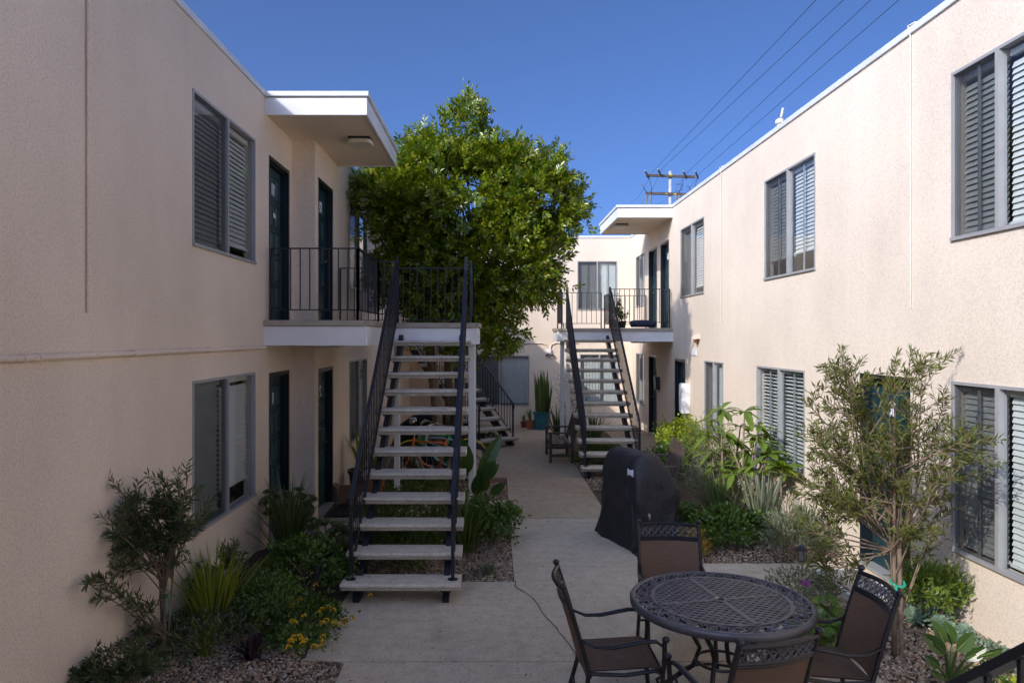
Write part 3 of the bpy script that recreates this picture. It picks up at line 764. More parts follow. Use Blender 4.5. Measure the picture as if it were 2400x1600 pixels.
# ================================================================== PATIO TABLE
TCX, TCY, TR_ = 1.613, 5.254, .637
t = empty('patio_table', (TCX,TCY,0), R(12), 'round dark cast metal patio table with a pierced lattice top', 'table')
zt = .735
m = MB(); m.lathe([(TR_-.05,-.020),(TR_-.012,-.052),(TR_-.002,-.045),(TR_,-.010),(TR_-.012,.003),(TR_-.030,.004),(TR_-.040,-.004)],(0,0,zt),72,cap=False); 
m.build('rim', M['metalt'], t, smooth=True)
m = MB(); rin = .475
def clipbar(ang, off, r, w, z0, z1):
    if abs(off) >= r-.005: return
    h = math.sqrt(r*r-off*off); c, s = math.cos(ang), math.sin(ang)
    a = Vector((c*-h - s*off, s*-h + c*off, (z0+z1)/2)); b = Vector((c*h - s*off, s*h + c*off, (z0+z1)/2))
    m.bar(a, b, w, z1-z0)
pitch = .046
for i in range(-11,12):
    clipbar(R(38), i*pitch, rin, .0195, zt-.010, zt-.001); clipbar(R(-38), i*pitch, rin, .0195, zt-.012, zt+.0015)
for a in (0, 90): clipbar(R(a), 0, rin, .036, zt-.012, zt+.003)
m.lathe([(rin-.012,-.012),(rin-.012,.003),(rin+.014,.003),(rin+.014,-.012),(rin-.012,-.012)],(0,0,zt),64,cap=False)
m.lathe([(.03,-.02),(.03,.005),(.055,.005),(.055,-.02),(.03,-.02)],(0,0,zt),24,cap=False)
# scrolled outer band
k = 26
for i in range(k):
    a = 2*math.pi*i/k
    for rr, r0, da in ((.542,.033,0),(.585,.021,.5),(.508,.018,.5)):
        aa = a+da*2*math.pi/k; c = (rr*math.cos(aa), rr*math.sin(aa))
        m.tube([(c[0]+r0*math.cos(q), c[1]+r0*math.sin(q), zt-.004) for q in np.linspace(0,6.283,13)[:-1]], .0055, 5, closed=True)
for ph in (0, math.pi):
    m.tube([((.545+.055*math.sin(k/2*q+ph))*math.cos(q), (.545+.055*math.sin(k/2*q+ph))*math.sin(q), zt-.003) for q in np.linspace(0,6.283,k*8+1)[:-1]], .006, 5, closed=True)
m.build('lattice_top', M['metalt'], t)
m = MB(); m.lathe([(.026,-.02),(.026,.006),(.034,.008),(.034,-.02)],(0,0,zt),20,cap=False); m.build('umbrella_ring', M['chrome'], t)
for i in range(4):
    a = R(45+90*i); c, s = math.cos(a), math.sin(a); m = MB()
    m.tube([(c*r_, s*r_, z) for r_, z in ((.40,.69),(.36,.60),(.22,.47),(.15,.36),(.20,.22),(.34,.10),(.43,.02),(.46,.012))], .017, 8)
    m.tube([(c*r_, s*r_, z) for r_, z in ((.46,.016),(.475,.05),(.45,.07),(.43,.05))], .012, 6)
    m.build('leg', M['metalc'], t)
m = MB()
for z, r_ in ((.30,.17),(.14,.31)): m.tube([(r_*math.cos(q), r_*math.sin(q), z) for q in np.linspace(0,6.283,41)[:-1]], .011, 6, closed=True)
for i in range(8):
    a = math.pi/4*i; m.tube([(.13*math.cos(a)+.05*math.cos(q), .13*math.sin(a)+.05*math.sin(q), .60) for q in np.linspace(0,6.283,13)[:-1]], .007, 5, closed=True)
m.tube([(.21*math.cos(q), .21*math.sin(q), .60) for q in np.linspace(0,6.283,41)[:-1]], .010, 6, closed=True)
for a in (0, math.pi/2): m.bar((-.52*math.cos(a),-.52*math.sin(a),.675),(.52*math.cos(a),.52*math.sin(a),.675),.03,.03)
m.build('base_ring', M['metalc'], t)

# ================================================================== PATIO CHAIRS  (front = +y in the chair's own space)
def make_chair():
    c = empty('patio_chair', (0,0,0), 0, 'x', 'chair', 'patio chairs round the lattice table')
    hw = .262
    def backp(t):      # back post curve, t 0..1 from seat to top
        return Vector((0, -.23-.14*t-.03*t*t, .40+.57*t))
    for s in (-1,1):
        m = MB(); m.tube([backp(q)+Vector((s*hw,0,0)) for q in np.linspace(-.02,1,9)], .016, 8)
        p = backp(1)+Vector((s*hw,0,0)); m.ball(p+Vector((0,-.003,.012)), .025, 10, 6, (1,1,.8)); m.build('back_post', M['metalc'], c)
        m = MB(); m.tube([(s*hw,-.235,.41),(s*(hw+.005),-.25,.28),(s*(hw+.01),-.30,.10),(s*(hw+.01),-.34,0)], .016, 8); m.build('leg', M['metalc'], c)
        m = MB(); m.tube([(s*(hw+.02),.255,.63),(s*(hw+.01),.255,.50),(s*hw,.245,.40),(s*hw,.25,.20),(s*(hw+.01),.27,0)], .016, 8)
        m.ball((s*(hw+.02),.262,.645), .026, 10, 6, (1,1,.8)); m.build('leg', M['metalc'], c)
        m = MB(); pb = backp(.42)
        m.tube([(s*(hw+.002),pb.y,pb.z),(s*(hw+.012),pb.y+.10,pb.z-.045),(s*(hw+.02),pb.y+.22,pb.z-.045),(s*(hw+.022),.12,.632),(s*(hw+.02),.20,.632),(s*(hw+.02),.245,.600)], [.015,.018,.022,.022,.020,.014], 8, flat=(1,.6))
        m.build('armrest', M['metalc'], c, smooth=True)
    # seat sling
    def sheet(fn, nu, nv, th):
        m = MB(); vs = []; fs = []
        for lay in (0,1):
            for j in range(nv+1):
                for i in range(nu+1):
                    p, nn = fn(i/nu, j/nv); vs.append(p + nn*(th*(1 if lay else -1)))
        K = (nu+1)*(nv+1)
        for j in range(nv):
            for i in range(nu):
                a = j*(nu+1)+i; fs.append((a+K,a+1+K,a+nu+2+K,a+nu+1+K)); fs.append((a,a+nu+1,a+nu+2,a+1))
        m.add(vs, fs); return m
    def seatf(u, v):
        x = (u-.5)*2*(hw-.012); y = -.235+.50*v
        z = .425-.035*math.sin(math.pi*u)*math.sin(math.pi*min(1,v*1.05)) + .03*v - (.09*max(0,v-.86)/.14*max(0,v-.86)/.14)
        return Vector((x,y,z)), Vector((0,0,1))
    sheet(seatf, 10, 14, .004).build('seat', M['sling'], c, smooth=True, fixn=False)
    def backf(u, v):
        p = backp(.02+.74*v); x = (u-.5)*2*(hw-.012)
        return Vector((x, p.y-.045*math.sin(math.pi*u), p.z)), Vector((0,1,.35)).normalized()
    sheet(backf, 10, 12, .004).build('backrest', M['sling'], c, smooth=True, fixn=False)
    m = MB()
    for s in (-1,1): m.tube([(s*hw,-.24,.415),(s*hw,0,.405),(s*hw,.20,.435),(s*hw,.25,.41)], .014, 8)
    m.tube([(-hw,.25,.395),(0,.262,.385),(hw,.25,.395)], .014, 8); m.tube([(-hw,-.24,.40),(0,-.25,.385),(hw,-.24,.40)], .014, 8)
    m.tube([(-hw,-.28,.16),(0,-.29,.16),(hw,-.28,.16)], .010, 6)
    m.build('seat_frame', M['metalc'], c)
    # pierced panel at the top of the back
    def bp(x, t):
        p = backp(t); return Vector((x, p.y-.045*math.cos(math.pi*x/(2*hw)), p.z))
    m = MB()
    for t_, r_ in ((.965,.016),(.785,.013),(.755,.012)): m.tube([bp(x,t_+(.012*math.cos(math.pi*x/(2*hw)) if t_ > .9 else 0)) for x in np.linspace(-hw,hw,11)], r_, 7)
    m.build('back_rail', M['metalc'], c)
    m = MB(); k = 9; w = 2*hw/k
    for i in range(k+1):
        x0 = -hw+w*i
        for s in (-1,1):
            x1 = x0+s*w*1.5; pts = []
            for q in np.linspace(0,1,5):
                x = x0+(x1-x0)*q
                if -hw <= x <= hw: pts.append(bp(x,.795+.16*q))
            if len(pts) > 1: m.tube(pts, .0045, 5)
    for i in range(k):
        xc = -hw+w*(i+.5); m.tube([bp(xc+.019*math.cos(q), .875+.035*math.sin(q)) for q in np.linspace(0,6.283,9)[:-1]], .005, 5, closed=True)
    m.build('lattice_panel', M['metalt'], c)
    return c
CH = make_chair()
chairs = [((.85,5.06,0), R(-90), 'patio chair on the open concrete left of the round table, seen from its side'),
          ((1.50,6.08,0), R(176), 'patio chair behind the round table facing the viewer, in front of the black grill cover'),
          ((2.17,4.94,0), R(88), 'patio chair right of the round table with its back to the gravel bed'),
          ((1.42,4.38,0), R(19), 'patio chair nearest the viewer with its curved back turned, cut by the bottom edge')]
for i, (lc, rz, lb) in enumerate(chairs):
    o = CH if i == 0 else copy_tree(CH)
    o.location = lc; o.rotation_euler.z = rz; o['label'] = lb

# ================================================================== BENCHES  (seat faces +y)
def make_bench():
    b = empty('wooden_bench', (0,0,0), 0, 'x', 'bench', 'dark wooden garden benches')
    hl = .60
    for s in (-1,1):
        x = s*(hl-.035)
        m = MB(); m.box(x-.033,x+.033,.40,.46,0,.60); m.build('leg', M['wood'], b, bevel=.005)
        m = MB(); m.bar((x,-.02,0),(x,-.02,.42),.066,.07,(0,1,0)); m.bar((x,-.02,.41),(x,-.16,.90),.066,.06,(0,1,0)); m.build('leg', M['wood'], b, bevel=.005)
        m = MB(); m.box(x-.04,x+.04,-.08,.50,.602,.632); m.build('armrest', M['wood'], b, bevel=.006)
    m = MB()
    for s in (-1,1):
        x = s*(hl-.035); m.box(x-.02,x+.02,.0,.41,.33,.40); m.box(x-.018,x+.018,.0,.41,.12,.18)
    m.box(-hl+.06,hl-.06,.41,.445,.33,.41); m.build('apron', M['wood'], b)
    m = MB()
    for i in range(5): y = .03+.088*i; m.box(-hl+.03,hl-.03,y,y+.068,.405+.004*i,.428+.004*i)
    m.build('seat', M['woodt'], b, bevel=.005)
    m = MB(); q = lambda z: -.02-.14*(z-.41)/.49
    m.bar((-hl+.06,q(.86),.86),(hl-.06,q(.86),.86),.03,.10,(0,-.28,1)); m.bar((-hl+.06,q(.50),.50),(hl-.06,q(.50),.50),.03,.06,(0,-.28,1))
    for i in range(12):
        x = -hl+.115+(2*hl-.23)*i/11; m.bar((x,q(.52),.52),(x,q(.83),.83),.055,.018,(0,1,0))
    m.build('backrest', M['wood'], b)
    return b
BN = make_bench(); BN.location = (1.60,15.85,.0); BN.rotation_euler.z = R(90); BN['label'] = 'dark wooden bench on the path left of the far stair, seen from its end'
b2 = copy_tree(BN); b2.location = (2.78,11.75,.02); b2.rotation_euler.z = R(83); b2['label'] = 'dark wooden bench half hidden behind the black grill cover, backed by the lime bushes'

# ================================================================== COVERED GRILL
gl = Vector((1.84,9.52,0)); ga = R(18)
gr = empty('covered_grill', gl, ga, 'barbecue grill under a black fitted fabric cover standing on the path', 'grill')
rings = [ # z, half width x (short side), half length y, cx shift, cy shift
 (.0,.375,.635,-.02,0),(.05,.37,.625,-.02,0),(.22,.345,.595,.0,0),(.42,.335,.575,.02,0),(.54,.375,.565,.03,0),(.60,.395,.56,.04,0),(.66,.395,.56,.04,0),(.74,.365,.55,.03,0),(.88,.315,.535,.0,.0),(1.00,.265,.51,-.02,.01),(1.08,.215,.48,-.03,.01),(1.125,.165,.44,-.03,.01),(1.14,.12,.40,-.03,.01),(1.145,.03,.15,-.03,.01)]
vs = []; n = 72
for z, hx, hy, cx, cy in rings:
    for j in range(n):
        a = 2*math.pi*j/n; ca, sa = math.cos(a), math.sin(a); e = .33
        x = .91*hx*math.copysign(abs(ca)**e, ca); y = .91*hy*math.copysign(abs(sa)**e, sa)
        f = max(0, 1-z/.95)
        w = 1 + f*(.036*math.sin(9*a+3*z)+.026*math.sin(17*a-5*z)+.014*math.sin(31*a+2)) + .012*math.sin(5*a+9*z)
        vs.append((cx+x*w, cy+y*w, z + .02*f*math.sin(5*a)*(1 if z > 0 else 0)))
fs = []
for i in range(len(rings)-1):
    for j in range(n): fs.append((i*n+j, i*n+(j+1)%n, (i+1)*n+(j+1)%n, (i+1)*n+j))
fs.append(tuple(range((len(rings)-1)*n, len(rings)*n)))
m = MB(); m.add(vs, fs); o = m.build('cover', M['cover'], gr, smooth=True)
sb = o.modifiers.new('subd', 'SUBSURF'); sb.levels = 1; sb.render_levels = 1
tex = bpy.data.textures.new('wrinkle', 'CLOUDS'); tex.noise_scale = .20
dm = o.modifiers.new('wrinkle', 'DISPLACE'); dm.texture = tex; dm.strength = .055; dm.mid_level = .5; dm.texture_coords = 'LOCAL'
# printed label on the left shoulder, laid onto the cloth
bpy.context.view_layer.update()
ev = o.evaluated_get(bpy.context.evaluated_depsgraph_get())
lc = Vector((-.24,-.34,.93)); lu = Vector((0,1,0)); lv = Vector((.55,0,.83)).normalized()
m = MB(); ok, cp, nr, _ = ev.closest_point_on_mesh(lc)
if nr.dot(Vector((-1,0,.6))) < 0: nr = -nr
lv = (lv - nr*lv.dot(nr)).normalized(); lu = lv.cross(nr).normalized()
def patch(a0,a1,b0,b1):
    q = [cp+lu*a+lv*b_+nr*h for h in (-.004,.010) for a,b_ in ((a0,b0),(a1,b0),(a1,b1),(a0,b1))]
    m.add(q, [(0,3,2,1),(4,5,6,7),(0,1,5,4),(1,2,6,5),(2,3,7,6),(3,0,4,7)])
patch(-.032,.032,-.03,.03); patch(-.060,-.050,-.042,.042); patch(.050,.060,-.042,.042)
m.build('printed_label', M['labelw'], gr, fixn=False)
m = MB(); m.tube([(-.16,-.583,.47),(-.155,-.60,.43),(-.15,-.585,.40)], .014, 6); m.build('drawcord_toggle', M['grey'], gr)
m = MB(); m.tube([(-.40*math.cos(0)-.0,-.60,.02),(0,-.63,.012),(.38,-.60,.02)], .006, 6); m.build('hem', M['cover'], gr)

# ================================================================== BICYCLES (front = -x)
def make_bike(frame, tyre, label, fender=None):
    b = empty('bicycle', (0,0,0), 0, label, 'bicycle', 'bicycles parked under the left landing')
    Rw = .33
    for x in (-.53,.53):
        m = MB(); c = Vector((x,0,Rw)); ringp = [(x+Rw*.94*math.cos(q),0,Rw+Rw*.94*math.sin(q)) for q in np.linspace(0,6.283,41)[:-1]]
        m.tube(ringp, .024, 8, closed=True); w = m.build('wheel', M[tyre], b, smooth=True)
        m = MB(); m.tube([(x+Rw*.86*math.cos(q),0,Rw+Rw*.86*math.sin(q)) for q in np.linspace(0,6.283,41)[:-1]], .010, 6, closed=True); m.build('rim', M['grey'], w)
        m = MB()
        for i in range(18):
            q = 2*math.pi*i/18; m.tube([(x,(-.03 if i%2 else .03),Rw),(x+Rw*.86*math.cos(q),0,Rw+Rw*.86*math.sin(q))], .0018, 4)
        m.tube([(x,-.05,Rw),(x,.05,Rw)], .02, 8); m.build('spokes', M['chrome'], w)
        if fender:
            m = MB(); m.tube([(x+(Rw+.03)*math.cos(q),0,Rw+(Rw+.03)*math.sin(q)) for q in np.linspace(R(15),R(165),20)], .022, 6, flat=(1,.6)); m.build('fender', M[fender], b, smooth=True)
    bb = (.05,0,.28); hd = (-.36,0,.80); hd2 = (-.39,0,.66); st = (.17,0,.76); ra = (.53,0,.33); fa = (-.53,0,.33)
    m = MB()
    m.tube([bb,(.20,0,.84)], .017, 8); m.tube([(-.365,0,.86),(-.40,0,.62)], .020, 8)
    m.tube([hd,(-.10,0,.79),st], .017, 8); m.tube([hd2,(-.20,0,.42),bb], .019, 8); m.tube([(-.38,0,.72),(-.05,0,.62),(.14,0,.62)], .013, 8)
    for s in (-.05,.05): m.tube([st,(.36,s,.55),(ra[0],s,ra[2])], .009, 6); m.tube([bb,(.3,s,.29),(ra[0],s,ra[2])], .010, 6)
    m.build('frame', M[frame], b, smooth=True)
    m = MB()
    for s in (-.05,.05): m.tube([(-.40,0,.62),(-.42,s,.58),(-.53,s,.33)], .011, 6)
    m.build('fork', M[frame], b)
    m = MB(); m.tube([(-.36,0,.86),(-.35,0,.98)], .013, 8); m.tube([(-.10,-.32,1.0),(-.24,-.27,1.05),(-.36,-.05,1.0),(-.36,.05,1.0),(-.24,.27,1.05),(-.10,.32,1.0)], .012, 8); m.build('handlebar', M['chrome'], b)
    m = MB(); m.tube([(.20,0,.83),(.215,0,.90)], .012, 8); m.tube([(.10,0,.925),(.20,0,.93),(.30,0,.935),(.34,0,.94)], [.025,.06,.10,.08], 10, flat=(1,.5)); m.build('saddle', M['black'], b, smooth=True)
    m = MB(); m.tube([(.05,-.07,.28),(.05,.07,.28)], .02, 8)
    m.tube([(.05+.09*math.cos(q),.06,.28+.09*math.sin(q)) for q in np.linspace(0,6.283,21)[:-1]], .006, 5, closed=True)
    for s in (-1,1): m.bar((.05,s*.075,.28),(.05+s*.12,s*.08,.28-s*.11),.02,.012); m.box(.05+s*.12-.04,.05+s*.12+.04,s*.12-.045,s*.12+.045,.28-s*.11-.012,.28-s*.11+.012)
    m.build('crank', M['grey'], b)
    return b
k1 = make_bike('orange','tire','orange framed bicycle with tan tyres under the left landing, seen through the stair treads'); k1.location = (-1.02,12.75,.0); k1.rotation_euler = (R(-5),0,R(4))
k2 = make_bike('paleblue','rubber','pale blue framed bicycle leaning just behind the orange bicycle'); k2.location = (-.86,13.2,.0); k2.rotation_euler = (R(-6),0,R(-7))
k3 = make_bike('green','rubber','green framed bicycle with bright yellow fenders beside the white landing post','yellow'); k3.location = (-1.0,13.75,.0); k3.rotation_euler = (R(-4),0,R(10))
o = empty('covered_scooter', (-1.25,14.35,0), 0, 'motor scooter under a dark sheet behind the bicycles, its chrome front showing', 'scooter')
m = MB(); m.tube([(-.6,0,.45),(-.45,0,.75),(-.2,0,.98),(.1,0,.95),(.4,0,.85),(.7,0,.55)],[.16,.22,.16,.24,.26,.12],12); m.lathe([(.45,0),(.42,.3),(.3,.6)],(0,0,0),16,1.5,.55); m.build('sheet', M['rubber'], o, smooth=True)
m = MB(); m.ball((-.30,-.19,.98),.085,10,6); m.tube([(-.36,-.3,1.06),(-.22,-.12,1.04),(-.2,.2,1.06)],.014,6); m.build('headlight', M['chrome'], o, smooth=True)

# ================================================================== POTS AND SMALL THINGS
def pot(o, c, r, h, mat, org, taper=.72):
    m = MB(); m.lathe([(r*taper,0),(r,h*.86),(r*1.08,h*.86),(r*1.1,h),(r*.94,h),(r*.9,h*.88)],c,24); return m.build('pot', M[mat], o, org, smooth=False)
def blades(lm, base, n, L, W, spread, droop, lean=0., seg=6, rr=.03, ymin=None):
    for i in range(n):
        a = rng.uniform(0,6.283); d = np.array([math.cos(a),math.sin(a),0]); tilt = abs(rng.normal(0,spread))+lean
        tilt = min(tilt, 1.35); l = L*rng.uniform(.65,1.1); p = np.array(base)+d*rr*rng.random(); pts = []; cur = tilt*.6
        st = l/seg
        for k in range(seg+1):
            pts.append(p.copy()); cur2 = cur + droop*(k/seg)**1.5*(.6+.8*tilt)
            p = p+st*(d*math.sin(cur2)+np.array([0,0,math.cos(cur2)]))
        wid = W*rng.uniform(.7,1.1)*np.array([.75]+[1-.15*abs(k/seg-.4)-(k/seg)**4*.85 for k in range(1,seg+1)])
        sd = np.array([-math.sin(a),math.cos(a),0])+rng.normal(0,.25,3); sd /= np.linalg.norm(sd)
        lm.strip(pts, wid, sd)
sp = (1.36,20.9,0)
o = empty('potted_snake_plant', sp, 0, 'tall snake plant in a large teal glazed pot by the far wall', 'potted plant')
pot(o, sp, .235, .50, 'tealpot', sp, .95)
L = LM()
for i in range(60):
    a = rng.uniform(0,6.283); rr = .17*math.sqrt(rng.random()); b = np.array(sp)+[rr*math.cos(a),rr*math.sin(a),.45]; h = rng.uniform(.65,1.25); ln = rng.normal(0,.07,2)
    pts = [b+np.array([ln[0]*h*k/4,ln[1]*h*k/4,h*k/4]) for k in range(5)]; th = rng.uniform(0,3.14)
    L.strip(pts, np.array([.055,.07,.065,.05,.004]), [math.cos(th),math.sin(th),0])
L.build('leaves', M['lstrapd'], o, sp)
for (px, py, r_, h, mat, lb) in ((.86,21.3,.10,.17,'redpot','small red pot with a sprig of leaves, left of the teal pot'),(1.03,20.95,.15,.24,'terra','round terracotta pot of spiky leaves beside the teal pot')):
    o = empty('potted_plant', (px,py,0), 0, lb, 'potted plant'); pot(o,(px,py,0),r_,h,mat,(px,py,0))
    L = LM(); blades(L,(px,py,h*.85),34,.26 if mat == 'redpot' else .42,.018,.5,.7); L.build('leaves', M['lstrap'], o, (px,py,0))
# by the left ground floor door
dp = G(832,1150,0)
o = empty('potted_plant', (-2.2,12.2,0), 0, 'black pot of yellow edged blades against the left wall beyond the dark door', 'potted plant'); og = (-2.2,12.2,0)
pot(o, og, .2, .42, 'blackpot', og); L = LM(); blades(L,(-2.2,12.2,.36),34,.75,.05,.42,.6); L.build('leaves', M['lyel'], o, og)
o = empty('potted_plant', (-1.93,11.9,0), 0, 'terracotta pot seen through the stair treads near the left door', 'potted plant'); og = (-1.93,11.9,0)
pot(o, og, .17, .36, 'terra', og); L = LM(); blades(L,(-1.93,11.9,.31),30,.55,.03,.3,.4); L.build('leaves', M['lyel'], o, og)
o = empty('doormat', (-2.20,11.1,0), 0, 'black doormat in front of the dark left ground floor door', 'doormat')
m = MB(); m.box(-2.47,-1.95,10.66,11.45,.0,.016); m.build('mat', M['rubber'], o, (-2.20,11.1,0), bevel=.004)
m = MB()
for i in range(12): m.box(-2.44+.04*i,-2.425+.04*i,10.69,11.42,.0165,.021)
m.build('ribs', M['rubber'], o, (-2.20,11.1,0))
bx = Vector((-2.25,11.62,.0))
o = empty('cardboard_box', bx, R(8), 'open cardboard box standing behind the doormat by the left door', 'box')
m = MB(); w, d_, h = .19,.15,.25
m.box(-w,w,-d_,-d_+.008,0,h); m.box(-w,w,d_-.008,d_,0,h); m.box(-w,-w+.008,-d_+.008,d_-.008,0,h); m.box(w-.008,w,-d_+.008,d_-.008,0,h); m.box(-w+.008,w-.008,-d_+.008,d_-.008,0,.008); m.build('body', M['card'], o)
m = MB(); m.bar((-w,0,h),(-w-.09,0,h+.06),.29,.006,(0,0,1)); m.bar((w,0,h),(w+.10,0,h-.02),.29,.006,(0,0,1)); m.build('flap', M['card'], o)
o = empty('paper_bag', (-2.10,11.42,0), R(20), 'crumpled brown paper bag lying on the doormat in front of the cardboard box', 'bag')
m = MB(); m.ball((0,0,.085),.10,14,8,(1.3,.9,.8)); ob = m.build('bag', M['paper'], o)
for v in ob.data.vertices: v.co += Vector(rng.normal(0,.014,3))
# on the far right balcony
cs = (3.42,16.97,2.825)
o = empty('rolled_cushion', cs, 0, 'dark navy canvas roll lying along the edge of the far right balcony', 'cushion')
m = MB(); m.tube([(3.13,16.97,2.90),(3.16,16.97,2.905),(3.42,16.98,2.915),(3.68,16.97,2.905),(3.72,16.97,2.90)],[.05,.078,.085,.078,.05],14,flat=(1,1)); m.build('roll', M['navy'], o, cs, smooth=True)
for x in (3.27,3.56):
    m = MB(); m.tube([(x,16.97+.084*math.cos(q),2.912+.084*math.sin(q)) for q in np.linspace(0,6.283,17)[:-1]],.008,5,closed=True); m.build('strap', M['black'], o, cs)
for (x,y,z,r_,h,lh,lb) in ((2.78,17.12,2.815,.11,.20,.55,'leafy shrub in a black pot at the left end of the far right balcony rail'),(2.98,17.15,2.815,.09,.16,.38,'smaller twiggy plant in a black pot next to the navy roll')):
    o = empty('potted_plant', (x,y,z), 0, lb, 'potted plant'); og = (x,y,z); pot(o, og, r_, h, 'blackpot', og)
    m = MB(); L = LM()
    for i in range(8):
        a = rng.uniform(0,6.283); e = Vector((x+.14*math.cos(a), y+.10*math.sin(a), z+h+lh*rng.uniform(.5,1))); s_ = Vector((x,y,z+h*.8))
        m.tube([s_, (s_+e)/2+Vector((0,0,.03)), e], .005, 5)
        q = np.array([s_.lerp(e, k) for k in rng.uniform(.3,1.05,34)])+rng.normal(0,.03,(34,3)); L.leaves(q, unit(34), unit(34), .055, .03, .2)
    m.build('stems', M['twig'], o, og); L.build('leaves', M['lmound'], o, og)
o = empty('flowerpot', (1.66,17.35,2.815), 0, 'small white flowerpot at the top left of the far stair', 'pot'); pot(o,(1.66,17.35,2.815),.06,.12,'box',(1.66,17.35,2.815))
m = MB(); m.lathe([(.05,0),(.054,.012)],(1.66,17.35,2.912),14); m.build('soil', M['soil'], o, (1.66,17.35,2.815))
# doorstep and solar lamp on the right
o = empty('doormat', (3.80,7.78,.03), 0, 'pale grey doormat at the near right door behind the bottlebrush tree', 'doormat')
m = MB(); m.box(3.55,4.05,7.35,8.2,.002,.03); m.build('mat', M['cap'], o, (3.80,7.78,.03), bevel=.008)
m = MB(); m.box(3.60,4.0,7.40,8.15,.031,.034); m.build('pile', M['grey'], o, (3.80,7.78,.03))
sl = G(1880,1352,0)
o = empty('garden_lantern', sl, 0, 'small black garden lantern on a stake in front of the bottlebrush foliage', 'lantern')
m = MB(); m.tube([sl,sl+Vector((0,0,.16))],.008,6); m.build('stake', M['black'], o, sl)
m = MB(); m.lathe([(.03,.155),(.05,.165),(.05,.18),(.03,.185)],sl,12); m.lathe([(.06,.30),(.065,.31),(.02,.345),(.008,.37)],sl,12)
for i in range(4): a = math.pi/2*i; m.tube([sl+Vector((.042*math.cos(a),.042*math.sin(a),.17)), sl+Vector((.05*math.cos(a),.05*math.sin(a),.305))],.005,5)
m.build('cage', M['black'], o, sl)
m = MB(); m.lathe([(.03,.185),(.036,.30)],sl,12); m.build('lamp_glass', M['grey'], o, sl)

# ================================================================== UTILITY POLE AND LINES
PYL = 45.0; pb = P(1571,403,PYL); pz = pb.z
o = empty('utility_pole', (pb.x,PYL,0), 0, 'utility pole with two crossarms rising beyond the far right roof', 'utility pole'); og = (pb.x,PYL,0)
m = MB(); m.tube([(pb.x,PYL,-.1),(pb.x,PYL,pz)],[.15,.10],12); m.ball((pb.x,PYL,pz),.10,12,6,(1,1,.6)); m.build('shaft', M['galv'], o, og, smooth=True)
def arm(xa, xb, y1, y2, nm):
    a = P(xa,y1,PYL-.14); b = P(xb,y2,PYL-.14); m = MB(); m.bar(a,b,.10,.16); return a, b, m.build(nm, M['armwood'], o, og, bevel=.01)
a1, b1, _ = arm(1514,1629,411,415,'crossarm'); a2, b2, _ = arm(1513,1628,453,456,'crossarm')
for (x0,x1,y) in ((1569,1576,410),(1561,1564,454),(1579,1585,455)):
    p = P(x0,y,PYL-.2); q = P(x1,y,PYL-.2); m = MB(); m.bar(p,q,.01,.06); m.build('marker', M['yellowsign'], o, og)
for sx, sy in ((1516,408),(1546,404),(1605,409),(1633,409)):
    p = P(sx,sy,PYL-.3); m = MB()
    m.tube([p+Vector((-.18,-.3,.12)),p+Vector((.18,.35,-.18))],.05,6)
    for k in range(4): q = p+Vector((-.10+.07*k,-.18+.13*k,.06-.06*k)); m.ball(q,.075,8,4)
    m.build('insulator', M['insul'], o, og)
for sx in (1515,1525,1585,1592,1602):
    p = P(sx,458,PYL-.2); m = MB(); m.tube([p,p+Vector((0,0,-.35)),p+Vector((0,0,-.62))],[.07,.05,.03],8); m.build('insulator', M['insul'], o, og)
for (xa,ya,xb,yb,xm,ym) in ((1505,432,1516,452,1509,440),(1521,416,1526,452,1527,440),(1583,432,1592,452,1598,432),(1601,420,1584,450,1598,445),(1611,436,1618,452,1617,440),(1633,420,1613,450,1628,440)):
    m = MB(); m.tube([P(xa,ya,PYL-.2),P(xm,ym,PYL-.3),P(xb,yb,PYL-.2)],.02,5); m.build('jumper_wire', M['wire'], o, og)
for i, ((x0,y0),(xt,yt),(xe,ye)) in enumerate((((1530,402),(1913,0),(1473,477)),((1552,395),(1977,0),(1497,478)),((1610,405),(2041,0),(1541,477)),((1641,405),(2107,0),(1575,470)))):
    A = P(x0,y0,PYL-.2); B = P(xt,yt,20.5); d = (B-A); C = A+d*2.6; pts = [A+d*2.6*k/14 for k in range(15)]
    Fp = P(xe,ye,78); pts2 = [A.lerp(Fp,k/6) for k in range(1,7)]
    for k,p in enumerate(pts2): p.z -= .5*math.sin(math.pi*(k+1)/6)
    m = MB(); m.tube(list(reversed(pts2))+pts, .0095, 5)
    ob = m.build('power_line', M['wire'], None, (A.x,A.y,A.z))
    tag(ob, ('leftmost thin black power line crossing the sky','second thin black power line from the left in the sky','third thin black power line from the left in the sky','rightmost thin black power line above the right roof')[i], 'power line', 'power lines')
